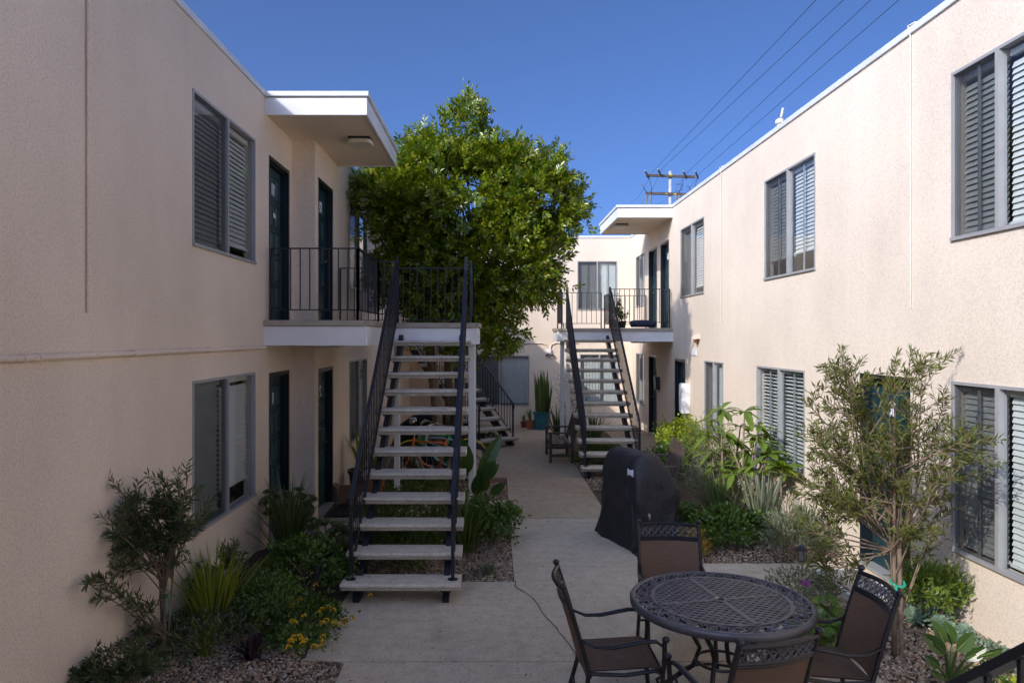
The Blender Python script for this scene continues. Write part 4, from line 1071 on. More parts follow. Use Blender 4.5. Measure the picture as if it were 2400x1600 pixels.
# ================================================================== VEGETATION
def clump_leaves(L, c, rad, n, ll, lw, k=26, tight=.22, up=.35, fold=.2, rnd=.8, low=-.35):
    """leaves gathered into uneven clumps over an ellipsoid"""
    c = np.asarray(c, float); rad = np.asarray(rad, float)
    d = unit(k*3); d = d[d[:,2] > low][:k]; k = len(d)
    cc = c+d*rad*rng.uniform(.62,1.06,(k,1))
    idx = rng.integers(0,k,n); off = rng.normal(0,tight,(n,3))*rad
    q = cc[idx]+off; out = (q-c)/rad; out /= np.linalg.norm(out,axis=1,keepdims=True)+1e-6
    ax = out*.7+unit(n)*rnd+np.array([0,0,up]); nr = out+unit(n)*.7+np.array([0,0,.4])
    L.leaves(q, ax, nr, ll*rng.uniform(.7,1.2,n), lw*rng.uniform(.75,1.15,n), fold)
def bush(name, lab, c, rad, n, ll, lw, mat, k=26, tight=.24, group=None, up=.35, stems=7, cat='shrub', rnd=.8, stemmat='twig'):
    c = Vector(c); base = Vector((c.x,c.y,max(0,c.z-rad[2])*.0))
    o = empty(name, base, 0, lab, cat, group)
    m = MB()
    for i in range(stems):
        a = rng.uniform(0,6.283); e = c+Vector((rad[0]*.6*math.cos(a), rad[1]*.6*math.sin(a), rad[2]*rng.uniform(-.1,.6)))
        m.tube([base+Vector((.03*math.cos(a),.03*math.sin(a),0)), base.lerp(e,.5)+Vector((.02,.0,.02)), e],[.010,.008,.004],5)
    m.build('stems', M[stemmat], o, base)
    L = LM(); clump_leaves(L, c, rad, n, ll, lw, k, tight, up, rnd=rnd); L.build('leaves', M[mat], o, base)
    return o, base
def strappy(name, lab, base, n, L_, W, mat, spread=.45, droop=.9, rr=.08, group=None, cat='plant'):
    o = empty(name, base, 0, lab, cat, group); L = LM(); blades(L, base, n, L_, W, spread, droop, rr=rr, seg=7)
    L.build('leaves', M[mat], o, base); return o
def rosette(L, c, r, n, w, nrm=(0,0,1), tilt=.5):
    nrm = np.array(Vector(nrm).normalized()); u = np.cross(nrm,[1,.2,0]); u /= np.linalg.norm(u); v = np.cross(nrm,u)
    for i in range(n):
        a = i*2.39996; t = (i/n)**.6; d = u*math.cos(a)+v*math.sin(a); rise = tilt*(1-t)*1.6
        ax = d*math.cos(rise)+nrm*math.sin(rise); l = r*(.35+.65*t); b = np.array(c)
        pts = [b, b+ax*l*.5, b+ax*l*.85+nrm*.02*l, b+ax*l+nrm*.08*l]; sd = np.cross(ax,nrm); sd /= np.linalg.norm(sd)+1e-9
        L.strip(pts, np.array([.3,.75,1.,.15])*w*(.5+.5*t), sd)
def paddles(o, org, specs, mat='lbop'):
    """bird-of-paradise: stalks and broad folded blades. spec = (base, stalk end, tip, width)"""
    m = MB(); L = LM()
    for b, s, tpt, w in specs:
        b, s, tpt = Vector(b), Vector(s), Vector(tpt); m.tube([b, b.lerp(s,.5)+Vector((0,0,.02)), s, s.lerp(tpt,.5)],[.014,.011,.009,.006],6)
        d = tpt-s; sd = d.cross(Vector((rng.normal(0,.3),-1,.3+rng.normal(0,.3)))).normalized(); up = sd.cross(d).normalized()
        prof = [(0,.10),(.12,.55),(.28,.9),(.45,1.),(.62,.92),(.78,.68),(.9,.38),(1,.03)]
        mid = [s+d*t - up*(.10*d.length*t*t) for t,_ in prof]
        for sg in (-1,1):
            pc = [mid[i]+(sd*sg*.25+up*.05)*w*prof[i][1] for i in range(len(prof))]
            wd = np.array([w*.5*f for _,f in prof]); sdv = [(sd*sg+up*.35).normalized() for _ in prof]
            L.strip(pc, wd, np.array(sdv)*1.0)
    st = m.build('stalks', M['lstrap'], o, org); return L.build('leaves', M[mat], o, org, smooth=True)

# ------------------------------------------------------------------ the big tree behind the landing
TRB = Vector((-.95,14.0,-.02))
tree = empty('broadleaf_tree', TRB, 0, 'large dense glossy green tree rising behind the left landing, with a spire at its top', 'tree')
m = MB(); tops = []
for (x,y,x2,y2,r0) in ((-.12,.0,-.55,-.2,.10),(.10,.05,.35,.0,.11),(.02,.12,-.1,.4,.09)):
    p0 = TRB+Vector((x,y,0)); p3 = Vector((TRB.x+x2+.3,TRB.y+y2-.3,4.6)); 
    pts = [p0, p0.lerp(p3,.25)+Vector((.04,-.03,0)), p0.lerp(p3,.5)+Vector((-.05,.02,0)), p0.lerp(p3,.75), p3]
    m.tube(pts,[r0*1.25,r0,r0*.9,r0*.7,r0*.35],10); tops.append((pts[2],pts[3],p3))
m.build('trunk', M['bark'], tree, TRB, smooth=True)
lobes = [ # sx, sy, rx, ry (photo px), Y, ry_depth m, leaf clusters
 (1080,455,205,135,13.5,1.25,1500),(1255,470,125,128,13.6,1.05,900),(945,480,105,115,13.4,1.0,760),(1110,605,205,120,13.3,1.1,1250),
 (1240,610,98,110,13.5,.95,620),(1150,712,95,72,13.5,.8,430),(1092,300,40,80,13.5,.35,110),(1165,765,58,62,13.5,.5,190),(985,640,110,105,13.2,.9,600),
 (900,455,62,65,13.1,.5,240),(1312,470,46,75,13.5,.45,200),(1020,370,85,70,13.5,.7,330),(1185,390,85,60,13.5,.7,330),(1095,790,50,55,13.2,.45,140),(1010,720,95,70,13.0,.6,300),(930,580,60,85,13.0,.5,260),(1060,690,110,80,13.0,.7,340)]
L = LM(); LMB = MB(); nl = 0
for sx,sy,rx,ry,Y,dy,n in lobes:
    sx = 1116+(sx-1116)*.95; sy = 560+(sy-560)*.98+6; rx *= .80; ry *= .84; dy *= .88
    c = np.array(P(sx,sy,Y)); rad = np.array([rx*Y/F, dy, ry*Y/F])
    near = min(tops, key=lambda t: (t[2]-Vector(c)).length); LMB.tube([near[1], near[1].lerp(Vector(c),.5)+Vector((0,0,.12)), Vector(c)],[.045,.03,.012],6)
    for i in range(5):
        e = Vector(c+unit(1)[0]*rad*.8); LMB.tube([Vector(c), Vector(c).lerp(e,.5)+Vector((0,0,.05)), e],[.014,.010,.004],5)
    # sprays: a short rachis with leaflets in two ranks
    kk = max(14, n//16); sd = unit(kk*2); sd = sd[sd[:,1] < .55][:kk]; kk = len(sd)
    cc = c+sd*rad*rng.uniform(.60,1.03,(kk,1))
    n = int(n*1.3); idx = rng.integers(0,kk,n); q = cc[idx]+rng.normal(0,.17,(n,3))*np.array([1,1,.85])*(.55+.45*rad.mean())
    out = (q-c)/rad; out /= np.linalg.norm(out,axis=1,keepdims=True)+1e-6
    ax = out*.75+unit(n)*.6+np.array([0,0,.25]); ax /= np.linalg.norm(ax,axis=1,keepdims=True)
    nr = np.cross(ax, unit(n)); nr /= np.linalg.norm(nr,axis=1,keepdims=True)+1e-9; nr[nr[:,2] < 0] *= -1
    side = np.cross(ax,nr); R_ = rng.uniform(.13,.21,n)
    for j in range(9):
        t = .15+.85*(j//2)/4; sg = 0 if j == 8 else (1 if j%2 else -1)
        b = q+ax*(R_*t)[:,None]; a2 = ax*.75+side*sg*.9+nr*rng.normal(0,.25,(n,1))
        if sg == 0: a2 = ax
        L.leaves(b, a2+rng.normal(0,.12,(n,3)), nr+unit(n)*.35, rng.uniform(.085,.115,n), rng.uniform(.036,.046,n), .18)
# the ragged spire sprays
for sx,sy in ((1095,222),(1085,245),(1108,250),(1060,255),(1042,268),(1125,268),(1075,275),(1130,300),(1045,295),(862,430),(1375,500),(1365,440),(1310,362)):
    c = np.array(P(sx,sy,13.5)); n = 16; q = c+rng.normal(0,.07,(n,3)); ax = unit(n)*.6+np.array([0,0,1.0]); L.leaves(np.repeat(q,4,0)+rng.normal(0,.035,(n*4,3)), np.repeat(ax,4,0)+unit(n*4)*.6, unit(n*4), .105, .042, .18)
LMB.build('branches', M['bark'], tree, TRB)
L.build('crown', M['ltree'], tree, TRB)

# ------------------------------------------------------------------ bottlebrush shrubs: stems with narrow leaves
def bottlebrush(name, lab, base, stems, targets, mat, ll, lw, per, trunk_r, twigs=5, tw=.22, fork=None, cat='shrub', lowt=.25):
    base = Vector(base); o = empty(name, base, 0, lab, cat); m = MB(); mt = MB(); L = LM()
    tr = []
    for dx,dy,h,r in stems:
        pts = [base+Vector((dx*.4,dy*.4,-.03)), base+Vector((dx*.6,dy*.6,h*.4)), base+Vector((dx,dy,h*.75)), base+Vector((dx*1.2,dy*1.2,h))]
        if fork and tr: pts[0] = base+Vector((0,0,fork)); pts[1] = pts[0].lerp(pts[2],.4)
        mt.tube(pts,[r*1.2,r,r*.8,r*.5],8); tr.append(pts)
    mt.build('trunk', M['twig'] if trunk_r < .02 else M['bark'], o, base, smooth=True)
    for tg in targets:
        tg = Vector(tg); pts = tr[rng.integers(0,len(tr))]; f = rng.uniform(lowt,1); i = min(2,int(f*3)); s = pts[i].lerp(pts[i+1], f*3-i)
        if s.z > tg.z-.02: s = pts[0].lerp(pts[1],.6) if not fork else pts[0].lerp(pts[1],.3)
        mid = s.lerp(tg,.5)+Vector((0,0,-.04*(tg-s).length+.05)); m.tube([s,mid,tg],[.007,.005,.0025],5)
        ends = [(mid,tg,per)]
        for k in range(twigs):
            a = s.lerp(tg, rng.uniform(.45,.98)) if rng.random() < .4 else mid.lerp(tg, rng.uniform(.2,1)); d = (tg-mid).normalized()*.7+Vector(unit(1)[0])*.85+Vector((0,0,.30)); e = a+d.normalized()*tw*rng.uniform(.6,1.2)
            m.tube([a,e],[.0035,.0015],4); ends.append((a,e,per))
        for a,b,n in ends:
            n = int(n*rng.uniform(.7,1.2)); t = rng.uniform(.12,1.02,n); q = np.array(a)+np.outer(t,np.array(b-a)); d = np.array((b-a).normalized())
            rad = unit(n); rad -= np.outer(rad@d,d); rad /= np.linalg.norm(rad,axis=1,keepdims=True)+1e-9
            L.leaves(q, rad*.8+d*.75+unit(n)*.15, unit(n), ll*rng.uniform(.7,1.15,n), lw, 0)
    m.build('branches', M['twig'], o, base); L.build('leaves', M[mat], o, base)
    return o, base
def targets_px(blobs, Y0, dY):
    out = []
    for sx,sy,rx,ry,n in blobs:
        for i in range(n):
            a = rng.uniform(0,6.283); r = math.sqrt(rng.random()); out.append(P(sx+rx*r*math.cos(a), sy+ry*r*math.sin(a), Y0+rng.uniform(-dY,dY)))
    return out
TG = targets_px([(1960,840,75,45,9),(2040,900,120,70,16),(2130,860,60,50,8),(2080,990,170,70,22),(2230,1040,90,40,10),(1930,1010,60,80,10),(2050,1110,180,70,24),(1930,1160,60,60,10),(2190,1130,80,50,9),(2020,1220,110,45,12),(1900,1280,50,60,8),(1960,1330,60,30,5),(2110,1240,60,40,6),(1885,930,30,30,3),(2290,1030,30,25,3)], 6.0, .42)
tg = [Vector((min(p.x,3.98),p.y,p.z)) for p in TG if rng.random() < .54]
bb, bbo = bottlebrush('bottlebrush_tree', 'tall airy bottlebrush tree with staked trunk in front of the near right door', (3.235,5.97,.06), [(.0,.0,1.35,.019),(-.22,.05,1.7,.010),(.20,.05,1.6,.010),(-.05,-.1,2.0,.011)], tg, 'lbrush', .072, .0125, 22, .03, 5, .24, fork=.75, cat='tree', lowt=.3)
m = MB(); m.tube([(3.29,5.96,0),(3.27,5.96,.95)],.017,8); m.build('stake', M['twig'], bb, bbo)
m = MB(); m.tube([(3.262+.05*math.cos(q),5.965+.05*math.sin(q),.62+.02*math.sin(q)) for q in np.linspace(0,6.283,13)[:-1]],.012,5,closed=True); m.bar((3.22,5.91,.62),(3.21,5.90,.48),.02,.004); m.build('tie', M['ribbon'], bb, bbo)
tg = []
for sx,sy,rx,ry,n in [(305,1150,50,50,9),(415,1140,60,40,9),(345,1215,115,50,16),(430,1215,60,50,9),(300,1270,60,35,7),(380,1285,75,40,9),(240,1370,45,12,4),(300,1345,40,15,3),(320,1425,40,20,4),(300,1490,40,25,3),(460,1240,30,25,3)]:
    for i in range(n):
        a = rng.uniform(0,6.283); r = math.sqrt(rng.random()); x = sx+rx*r*math.cos(a); Y = min(5.8+rng.uniform(-.2,.15), 2.76*F/(PX-x)); tg.append(P(x, sy+ry*r*math.sin(a), Y))
b1, b1o = bottlebrush('bottlebrush_shrub', 'young bottlebrush shrub with a bare tied stem against the left wall', G(385,1548), [(0,0,.78,.014),(-.05,.03,.9,.010),(.06,.02,.9,.010),(.02,-.04,.85,.009)], [q for q in tg if rng.random() < .85], 'lbrushd', .075, .0130, 17, .014, 3, .15, lowt=.55)
m = MB(); q = Vector(b1o); m.tube([q+Vector((.03*math.cos(t),.03*math.sin(t),.52)) for t in np.linspace(0,6.283,11)[:-1]],.006,5,closed=True); m.bar(q+Vector((.04,-.02,.52)),q+Vector((.055,-.02,.36)),.014,.003); m.build('tie', M['ribbon'], b1, b1o)
tg = targets_px([(240,1580,70,30,8),(330,1560,60,40,8),(190,1600,40,20,4)], 5.05, .15)
tg = [Vector((max(p.x,-2.79),p.y,p.z)) for p in tg]
bottlebrush('bottlebrush_shrub', 'low sprawling bottlebrush branches in the bottom left corner of the photograph', (-2.5,5.15,.04), [(0,0,.20,.010),(-.1,-.05,.22,.008)], tg, 'lbrushd', .070, .013, 22, .012, 4, .15, lowt=.2)
tg = targets_px([(500,1340,45,50,8),(545,1300,25,35,5),(470,1390,50,40,7)], 6.9, .2)
tg = [Vector((max(p.x,-2.79),p.y,p.z)) for p in tg]
bottlebrush('bottlebrush_shrub', 'second low bottlebrush shrub under the left ground floor window', (-2.6,6.9,.04), [(0,0,.25,.010),(.1,0,.3,.008)], tg, 'lbrushd', .065, .012, 22, .012, 4, .15, lowt=.3)

# ------------------------------------------------------------------ left bed
strappy('flax_lily', 'yellow green flax lily fanning out in the left bed beside the young bottlebrush', G(500,1490), 120, .78, .020, 'lyel', .42, .55, .10)
strappy('flax_lily', 'small low yellow green flax tuft in front of the taller flax lily', G(480,1545), 34, .34, .016, 'lyel', .55, .9, .05)
strappy('spiky_rosette', 'dark purple spiky rosette on the pebbles at the front of the left bed', G(590,1552), 60, .26, .020, 'lpurple', .75, .5, .02)
strappy('grass_clump', 'tall dark green strappy clump between the left door and the stair', (-2.38,8.55,0), 120, .98, .022, 'lstrapd', .40, .75, .13)
o, b = bush('mounded_shrub', 'rounded small leaved green shrub left of the bottom stair treads', (-1.88,7.55,.26), (.42,.38,.28), 2500, .050, .028, 'lmound', 34, .13)
bush('mounded_shrub', 'darker rounded shrub in the left bed behind the yellow flowers', (-2.02,6.60,.20), (.34,.32,.26), 2000, .036, .020, 'lmound', 40, .18)
bush('ground_cover', 'low grey green ground cover along the base of the left wall', (-2.35,7.3,.12), (.45,.8,.16), 2400, .045, .02, 'lbrushd', 40, .22, cat='plant')
bush('ground_cover', 'low leafy ground cover around the foot of the young bottlebrush', (-2.40,6.25,.12), (.40,.55,.16), 2200, .05, .018, 'lbrushd', 40, .22, cat='plant')
def aeonium(lab, c, blobs, mat='laeon', r=.085):
    o = empty('aeonium', c, 0, lab, 'succulent'); m = MB(); L = LM()
    for x,y,z in blobs:
        p = Vector(c)+Vector((x,y,z)); m.tube([Vector(c)+Vector((x*.4,y*.4,0)), p],[.012,.008],5); rosette(L, p, r*rng.uniform(.8,1.2), 26, .045, (x*1.2+rng.normal(0,.2),y*1.2-.35,1), .45)
    m.build('stems', M['bark'], o, c); L.build('leaves', M[mat], o, c)
aeonium('aeonium with dark rosettes against the left wall behind the grass clump', (-2.50,8.95,0), [(rng.uniform(-.28,.3),rng.uniform(-.25,.25),rng.uniform(.35,.72)) for i in range(26)])
aeonium('aeonium with bronze and green rosettes beside the lower stair railing', (-1.80,8.45,0), [(rng.uniform(-.33,.28),rng.uniform(-.25,.25),rng.uniform(.18,.50)) for i in range(28)])
# lantana with countable flower heads
lc = Vector((-1.62,6.75,0))
la, _ = bush('lantana', 'lantana spilling over the slab corner with many yellow flower heads', (-1.72,6.52,.06), (.34,.56,.10), 1900, .045, .026, 'lmound', 60, .18, cat='flower', stems=12)
for sx,sy in [(676,1413),(685,1420),(676,1421),(684,1457),(691,1460),(713,1445),(746,1437),(755,1428),(770,1424),(781,1430),(765,1454),(755,1461),(781,1462),(786,1459),(807,1454),(806,1463),(825,1446),(829,1454),(798,1467),(689,1493),(681,1503),(688,1503),(702,1492),(707,1500),(715,1501),(710,1508),(677,1517),(735,1515),(748,1516),(757,1505),(757,1493),(868,1396),(740,1372),(700,1386),(703,1407),(556,1362)]:
    p = G(sx,sy,.22 if sx < 730 else (.17 if sx < 790 else .09)); L = LM(); n = 26; d = unit(n); d[:,2] = abs(d[:,2]); L.leaves(np.array(p)+d*.017, d+unit(n)*.3, unit(n), .013, .013, 0); L.build('flower', M['yflower'], la, la.location)

# ------------------------------------------------------------------ bed under the stair
strappy('agapanthus', 'strappy agapanthus clump at the right side of the stair below the paddle leaves', (-.36,9.0,-.02), 120, .78, .022, 'lstrap', .50, 1.0, .14)
strappy('agapanthus', 'strappy leaves in shade directly beneath the lower stair treads', (-.75,9.1,-.02), 110, .70, .020, 'lstrap', .5, .9, .2)
bush('boxy_shrub', 'compact dark green jade shrub at the path edge right of the stair', (-.02,9.30,.27), (.30,.30,.30), 2600, .052, .034, 'lmound', 34, .18)
strappy('grass_tuft', 'small grey green tuft on the pebbles beside the bottom stair tread', G(1145,1345), 90, .17, .008, 'lgrey', .7, .6, .05)
bush('fern', 'feathery green ferns filling the ground under the lower stair treads', (-1.05,8.60,.20), (.52,.50,.28), 3800, .075, .017, 'lmound', 46, .2, cat='plant')
bush('ground_cover', 'bushy green ground cover under the middle of the stair', (-1.05,9.95,.24), (.72,.52,.30), 3600, .06, .024, 'lmound', 44, .2, cat='plant')
bush('ground_cover', 'pale green ground cover behind the stair under the landing', (-1.2,12.15,.16), (.60,.28,.20), 2000, .06, .022, 'lmound', 36, .2, cat='plant')
bpo = (-.26,10.25,-.02)
bp = empty('bird_of_paradise', bpo, 0, 'tall bird of paradise with broad paddle leaves beside the white landing post', 'plant')
B = Vector(bpo)
paddles(bp, bpo, [(B,P(1080,1120,10.2),P(1085,1030,10.1),.34),(B,P(1118,1120,10.2),P(1178,1016,10.3),.20),(B,P(1120,1130,10.0),P(1160,1080,9.9),.20),(B,P(1135,1125,10.0),P(1168,1088,9.9),.13),(B,P(1112,1160,10.0),P(1128,1105,9.8),.17),(B,P(1128,1150,10.0),P(1146,1125,9.8),.12),(B,P(1150,1158,9.9),P(1183,1132,9.8),.13),(B,P(1050,1130,10.2),P(1030,1105,10.1),.16)])
for (x,y,h,lb) in ((1.60,18.6,.95,'dark spiky yucca leaves by the far wall behind the bench'),):
    strappy('yucca', lb, (x,y,0), 26, h, .045, 'lstrapd', .45, .2, .05)
bush('ground_cover', 'dark green planting under the far stair treads', (2.2,15.0,.16), (.50,.9,.20), 2200, .06, .03, 'lmound', 36, .2, cat='plant')
strappy('strappy_clump', 'strappy leaves rising behind the far stair treads', (2.4,17.9,0), 60, .9, .03, 'lstrapd', .45, .7, .2)
bush('weeping_shrub', 'thin drooping shrub behind the white posts of the far stair', (1.95,18.9,1.0), (.40,.4,.75), 1100, .10, .012, 'lbrushd', 24, .3)
bush('ground_cover', 'small bright plants behind the angled stair foot', (-.15,17.9,.12), (.25,.2,.14), 700, .05, .03, 'lmound', 18, .2, cat='plant')

# ------------------------------------------------------------------ right beds
bush('lime_shrub', 'bright lime green succulent shrub in front of the utility box', P(1595,1022,14.0)+Vector((0,0,-.10)), (.42,.35,.42), 2300, .065, .042, 'llime', 40, .17)
bush('lime_shrub', 'lower lime green shrub behind the half hidden bench', P(1565,1062,13.4)+Vector((0,0,-.18)), (.45,.4,.36), 1800, .06, .038, 'lmound', 34, .18)
bush('feathery_shrub', 'feathery yellow green shrub between the lime shrub and the broad leaved shrub', P(1655,1050,12.7)+Vector((0,0,-.12)), (.42,.40,.52), 2600, .07, .012, 'lfeath', 50, .2, up=.9)
bush('lavender_bush', 'silvery grey lavender bush beside the half hidden bench', P(1678,1125,10.8)+Vector((0,0,-.08)), (.36,.42,.46), 3600, .085, .010, 'lgrey', 60, .18, up=.8)
# broad leaved shrub: whorls of long leaves on bare stems
rb = G(1735,1235,.06); rh = empty('broadleaf_shrub', rb, 0, 'tall shrub with whorls of long shiny leaves in front of the open blinds', 'shrub'); m = MB(); L = LM()
for sx,sy,Y,k,ln in ((1690,960,10.6,11,.27),(1745,965,10.5,11,.27),(1780,1000,10.4,10,.25),(1700,1015,10.4,12,.26),(1660,1020,10.7,9,.24),(1800,1065,10.1,12,.33),(1828,1095,9.9,13,.36),(1720,1110,10.0,10,.25),(1770,1020,10.7,9,.24),(1775,1110,10.2,9,.26),(1735,1000,10.9,10,.25),(1665,985,10.9,8,.22),(1850,1090,10.1,8,.28),(1700,1062,10.5,9,.26),(1752,1055,10.5,9,.27),(1688,1092,10.3,9,.26),(1788,1038,10.3,9,.28),(1728,1035,10.7,9,.25),(1668,1060,10.6,8,.24),(1815,1075,10.2,9,.30),(1755,1095,10.2,9,.26)):
    c = P(sx,sy,Y); c.x = min(c.x,3.95); s = Vector(rb)+Vector((rng.normal(0,.10),rng.normal(0,.10),0)); m.tube([s, s.lerp(c,.5)+Vector((rng.normal(0,.07),rng.normal(0,.05),-.05)), c],[.018,.014,.009],7)
    for i in range(k):
        a = i*2.4+rng.normal(0,.3); el = rng.uniform(-.5,.75); d = np.array([math.cos(a)*math.cos(el),math.sin(a)*math.cos(el),math.sin(el)]); l = ln*rng.uniform(.85,1.25)
        pts = [np.array(c)+d*l*t+np.array([0,0,-.35*l*t*t]) for t in (0,.2,.45,.7,.88,1)]; sd = np.cross(d,[0,0,1.]); sd /= np.linalg.norm(sd)+1e-9
        for sg in (-1,1):
            wd = np.array([.15,.6,1,.85,.45,.03])*l*.17; off = np.outer(wd*.5*sg,sd)+np.outer(wd*.12,[0,0,1]); L.strip(np.array(pts)+off, wd, sd*1.0+np.array([0,0,.25*sg]))
m.build('stems', M['bark'], rh, rb, smooth=True); L.build('leaves', M['lrhodo'], rh, rb, smooth=True)
strappy('flax_lily', 'grey green strappy clump below the broad leaved shrub against the right wall', (3.42,9.45,.05), 95, .82, .030, 'lgrey', .45, .45, .14)
strappy('flax_lily', 'dark green arching strappy clump beside the lavender bush', (3.05,9.95,.05), 110, .85, .022, 'lstrapd', .55, .8, .12)
strappy('flax_lily', 'small strappy tuft at the right wall beyond the right doorway', (3.75,8.95,.05), 60, .6, .028, 'lgrey', .4, .5, .12)
bush('jade_mound', 'wide dark green jade mound behind the yellow shrub at the walkway edge', (2.95,9.10,.20), (.52,.32,.27), 2900, .062, .036, 'lmound', 40, .13)
bush('jade_mound', 'lighter green low mound right of the black grill cover', (2.48,9.95,.14), (.38,.42,.20), 2200, .050, .028, 'lmound', 36, .18)
bush('golden_shrub', 'small golden yellow shrub behind the far patio chair', (2.43,8.80,.15), (.16,.16,.17), 750, .045, .028, 'lgold', 18, .2)
bush('rosemary', 'grey green rosemary bush behind the lower bottlebrush branches', (3.50,8.6,.26), (.36,.26,.30), 1900, .06, .014, 'lgrey', 50, .18, up=.7)
bush('trailing_shrub', 'grey green trailing foliage at the walkway corner behind the lantern', (3.0,7.25,.14), (.32,.20,.18), 1700, .05, .014, 'lgrey', 30, .2, cat='plant')
bush('pittosporum', 'bright green whorled shrub at the right wall below the bottlebrush branches', P(2180,1385,6.5)+Vector((0,0,-.02)), (.25,.26,.24), 1500, .075, .022, 'lrhodo', 30, .2)
o = empty('geranium', (2.72,6.05,0), 0, 'round leaved geranium with one purple bloom between the table and the right chair', 'flower'); og = (2.72,6.05,0)
m = MB(); L = LM()
for i in range(95):
    a = rng.uniform(0,6.283); r_ = math.sqrt(rng.random()); p = Vector((2.72+.30*r_*math.cos(a), 6.05+.40*r_*math.sin(a), .16+.28*(1-r_)+rng.normal(0,.05))); m.tube([(2.72+.1*math.cos(a),6.05+.1*math.sin(a),0),p],[.004,.003],4)
    nr = np.array([.35*math.cos(a)+rng.normal(0,.25), .35*math.sin(a)-.25+rng.normal(0,.2), 1]); nr /= np.linalg.norm(nr); u = np.cross(nr,[0,1,.1]); u /= np.linalg.norm(u); v = np.cross(nr,u); R0 = rng.uniform(.035,.06); k = 10
    ang = np.linspace(0,2*math.pi,k+1); rr = R0*(1+.13*np.cos(5*ang)); ring_ = np.array(p)+np.outer(rr*np.cos(ang),u)+np.outer(rr*np.sin(ang),v)+nr*.012
    L.quads(np.stack([np.stack([np.array(p),ring_[2*j],ring_[2*j+1],ring_[2*j+2]]) for j in range(k//2)]))
m.build('stems', M['lstrap'], o, og); L.build('leaves', M['lmound'], o, og)
p = P(1885,1370,6.3); L = LM(); d = unit(40); d[:,2] = abs(d[:,2]); L.leaves(np.array(p)+d*.02, d+unit(40)*.3, unit(40), .03, .022, 0); L.build('flower', M['pflower'], o, og)
m = MB(); m.tube([(2.66,6.2,.1),p],.004,5); m.build('flower_stalk', M['lstrap'], o, og)
L = LM()
o = empty('blue_succulent', (3.86,6.45,.08), 0, 'pale blue green succulent rosettes at the foot of the right wall', 'succulent'); og = (3.86,6.45,.08)
for i in range(16): rosette(L,(3.86+rng.uniform(-.22,.12),6.45+rng.uniform(-.4,.3),.12+rng.uniform(0,.10)),rng.uniform(.07,.12),22,.03,(-.3,-.5,1),.5)
L.build('leaves', M['lsucc'], o, og)
bo = (3.34,5.42,.04); bp2 = empty('bird_of_paradise', bo, 0, 'young bird of paradise on the pebbles near the bottom right corner', 'plant'); B = Vector(bo)
paddles(bp2, bo, [(B,P(2216,1530,5.35),P(2166,1487,5.3),.11),(B,P(2213,1508,5.4),P(2190,1455,5.4),.10),(B,P(2232,1508,5.5),P(2217,1456,5.5),.11),(B,P(2242,1525,5.3),P(2285,1483,5.3),.12),(B,P(2262,1545,5.3),P(2312,1518,5.25),.09),(B,P(2300,1535,5.25),P(2355,1522,5.2),.07),(B,P(2203,1565,5.2),P(2168,1535,5.2),.07),(B,P(2210,1590,5.2),P(2182,1570,5.2),.05)])
o = empty('lantana', (3.62,5.35,.05), 0, 'lantana sprig with one orange flower head behind the young bird of paradise', 'flower'); og = (3.62,5.35,.05)
p = P(2290,1528,5.38); m = MB(); m.tube([(3.60,5.36,.05),p],.004,5); m.build('stem', M['lstrap'], o, og)
L = LM(); d = unit(50); d[:,2] = abs(d[:,2]); L.leaves(np.array(p)+d*np.array([.03,.03,.018]), d+unit(50)*.3, unit(50), .016, .015, 0); L.build('flower', M['oflower'], o, og)
L = LM(); clump_leaves(L,(3.64,5.38,.10),(.16,.2,.08),260,.045,.026); L.build('leaves', M['lmound'], o, og)
bush('succulent_mat', 'low mixed succulents along the sunlit foot of the right wall', (3.93,5.75,.10), (.12,.38,.06), 500, .05, .02, 'lsucc', 24, .2, cat='succulent')
bush('corner_shrub', 'pale yellow green leaves under the handrail in the bottom right corner', (3.62,4.75,.12), (.25,.25,.20), 700, .06, .035, 'llime', 20, .2)

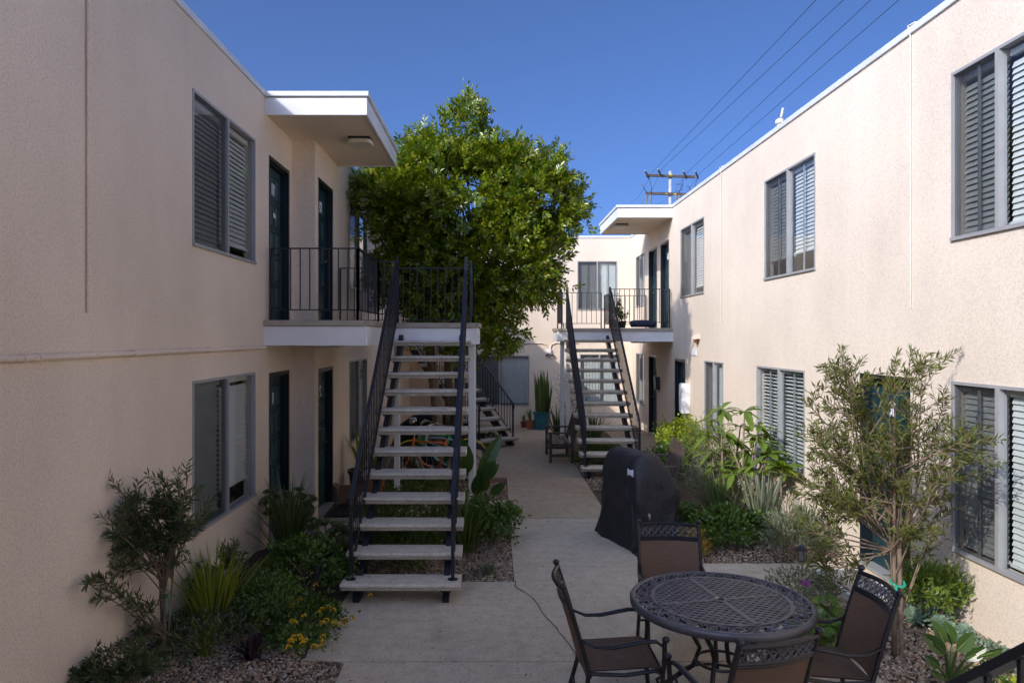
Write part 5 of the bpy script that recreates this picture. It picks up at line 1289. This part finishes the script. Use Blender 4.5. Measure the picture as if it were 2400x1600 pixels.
# dry leaves blown onto the concrete
L = LM(); n = 150; q = np.stack([rng.uniform(-1.2,1.65,n), rng.uniform(5.2,20,n), np.full(n,.008)],1); q = q[(q[:,0] > .25) | (q[:,1] < 7.8)]
n = len(q); ax = unit(n)*np.array([1,1,.15]); L.leaves(q, ax, np.array([[0,0,1.]]*n)+unit(n)*.3, rng.uniform(.02,.05,n), rng.uniform(.012,.022,n), .2)
tag(L.build('fallen_leaves', M['paper'], None, (0,0,0)), 'small dry brown leaves scattered over the concrete path', 'fallen leaves', None, 'stuff')
# ================================================================== CAMERA, SKY, SUN
cam = bpy.data.cameras.new('camera'); co = bpy.data.objects.new('camera', cam); COL.objects.link(co)
co.location = (0,0,CZ); co.rotation_euler = (R(90),0,0)
cam.sensor_width = 36; cam.lens = 36*F/2400; cam.shift_x = (1200-PX)/2400; cam.shift_y = -(800-PY)/2400
cam.clip_start = .05; cam.clip_end = 2000
SC.camera = co
SUN_DIR = Vector((1.0,.95,-.86)).normalized()
elev = math.asin(-SUN_DIR.z); az = math.atan2(-SUN_DIR.x, -SUN_DIR.y)    # compass angle of the sun, from +Y clockwise
w = bpy.data.worlds.new('World'); SC.world = w; w.use_nodes = True
nt = w.node_tree; bg = nt.nodes['Background']
sky = nt.nodes.new('ShaderNodeTexSky'); sky.sky_type = 'NISHITA'; sky.sun_disc = False
sky.sun_elevation = elev; sky.sun_rotation = az; sky.altitude = 50; sky.air_density = .40; sky.dust_density = 4.0; sky.ozone_density = 10.0
nt.links.new(sky.outputs[0], bg.inputs[0]); bg.inputs[1].default_value = .15
sl_ = bpy.data.lights.new('sun', 'SUN'); sl_.energy = 2.0; sl_.angle = R(.5); sl_.color = (1,.935,.86)
so = bpy.data.objects.new('sun', sl_); COL.objects.link(so); so.rotation_euler = SUN_DIR.to_track_quat('-Z','Y').to_euler(); so.location = (-30,-28,30)
SC.view_settings.view_transform = 'Standard'; SC.view_settings.look = 'None'; SC.view_settings.gamma = 1; SC.view_settings.exposure = .90
try: SC.view_settings.use_curve_mapping = False
except Exception: pass
SC.render.engine = 'CYCLES'
SC.cycles.max_bounces = 12; SC.cycles.transparent_max_bounces = 12; SC.cycles.diffuse_bounces = 8
SC.cycles.caustics_reflective = False; SC.cycles.caustics_refractive = False
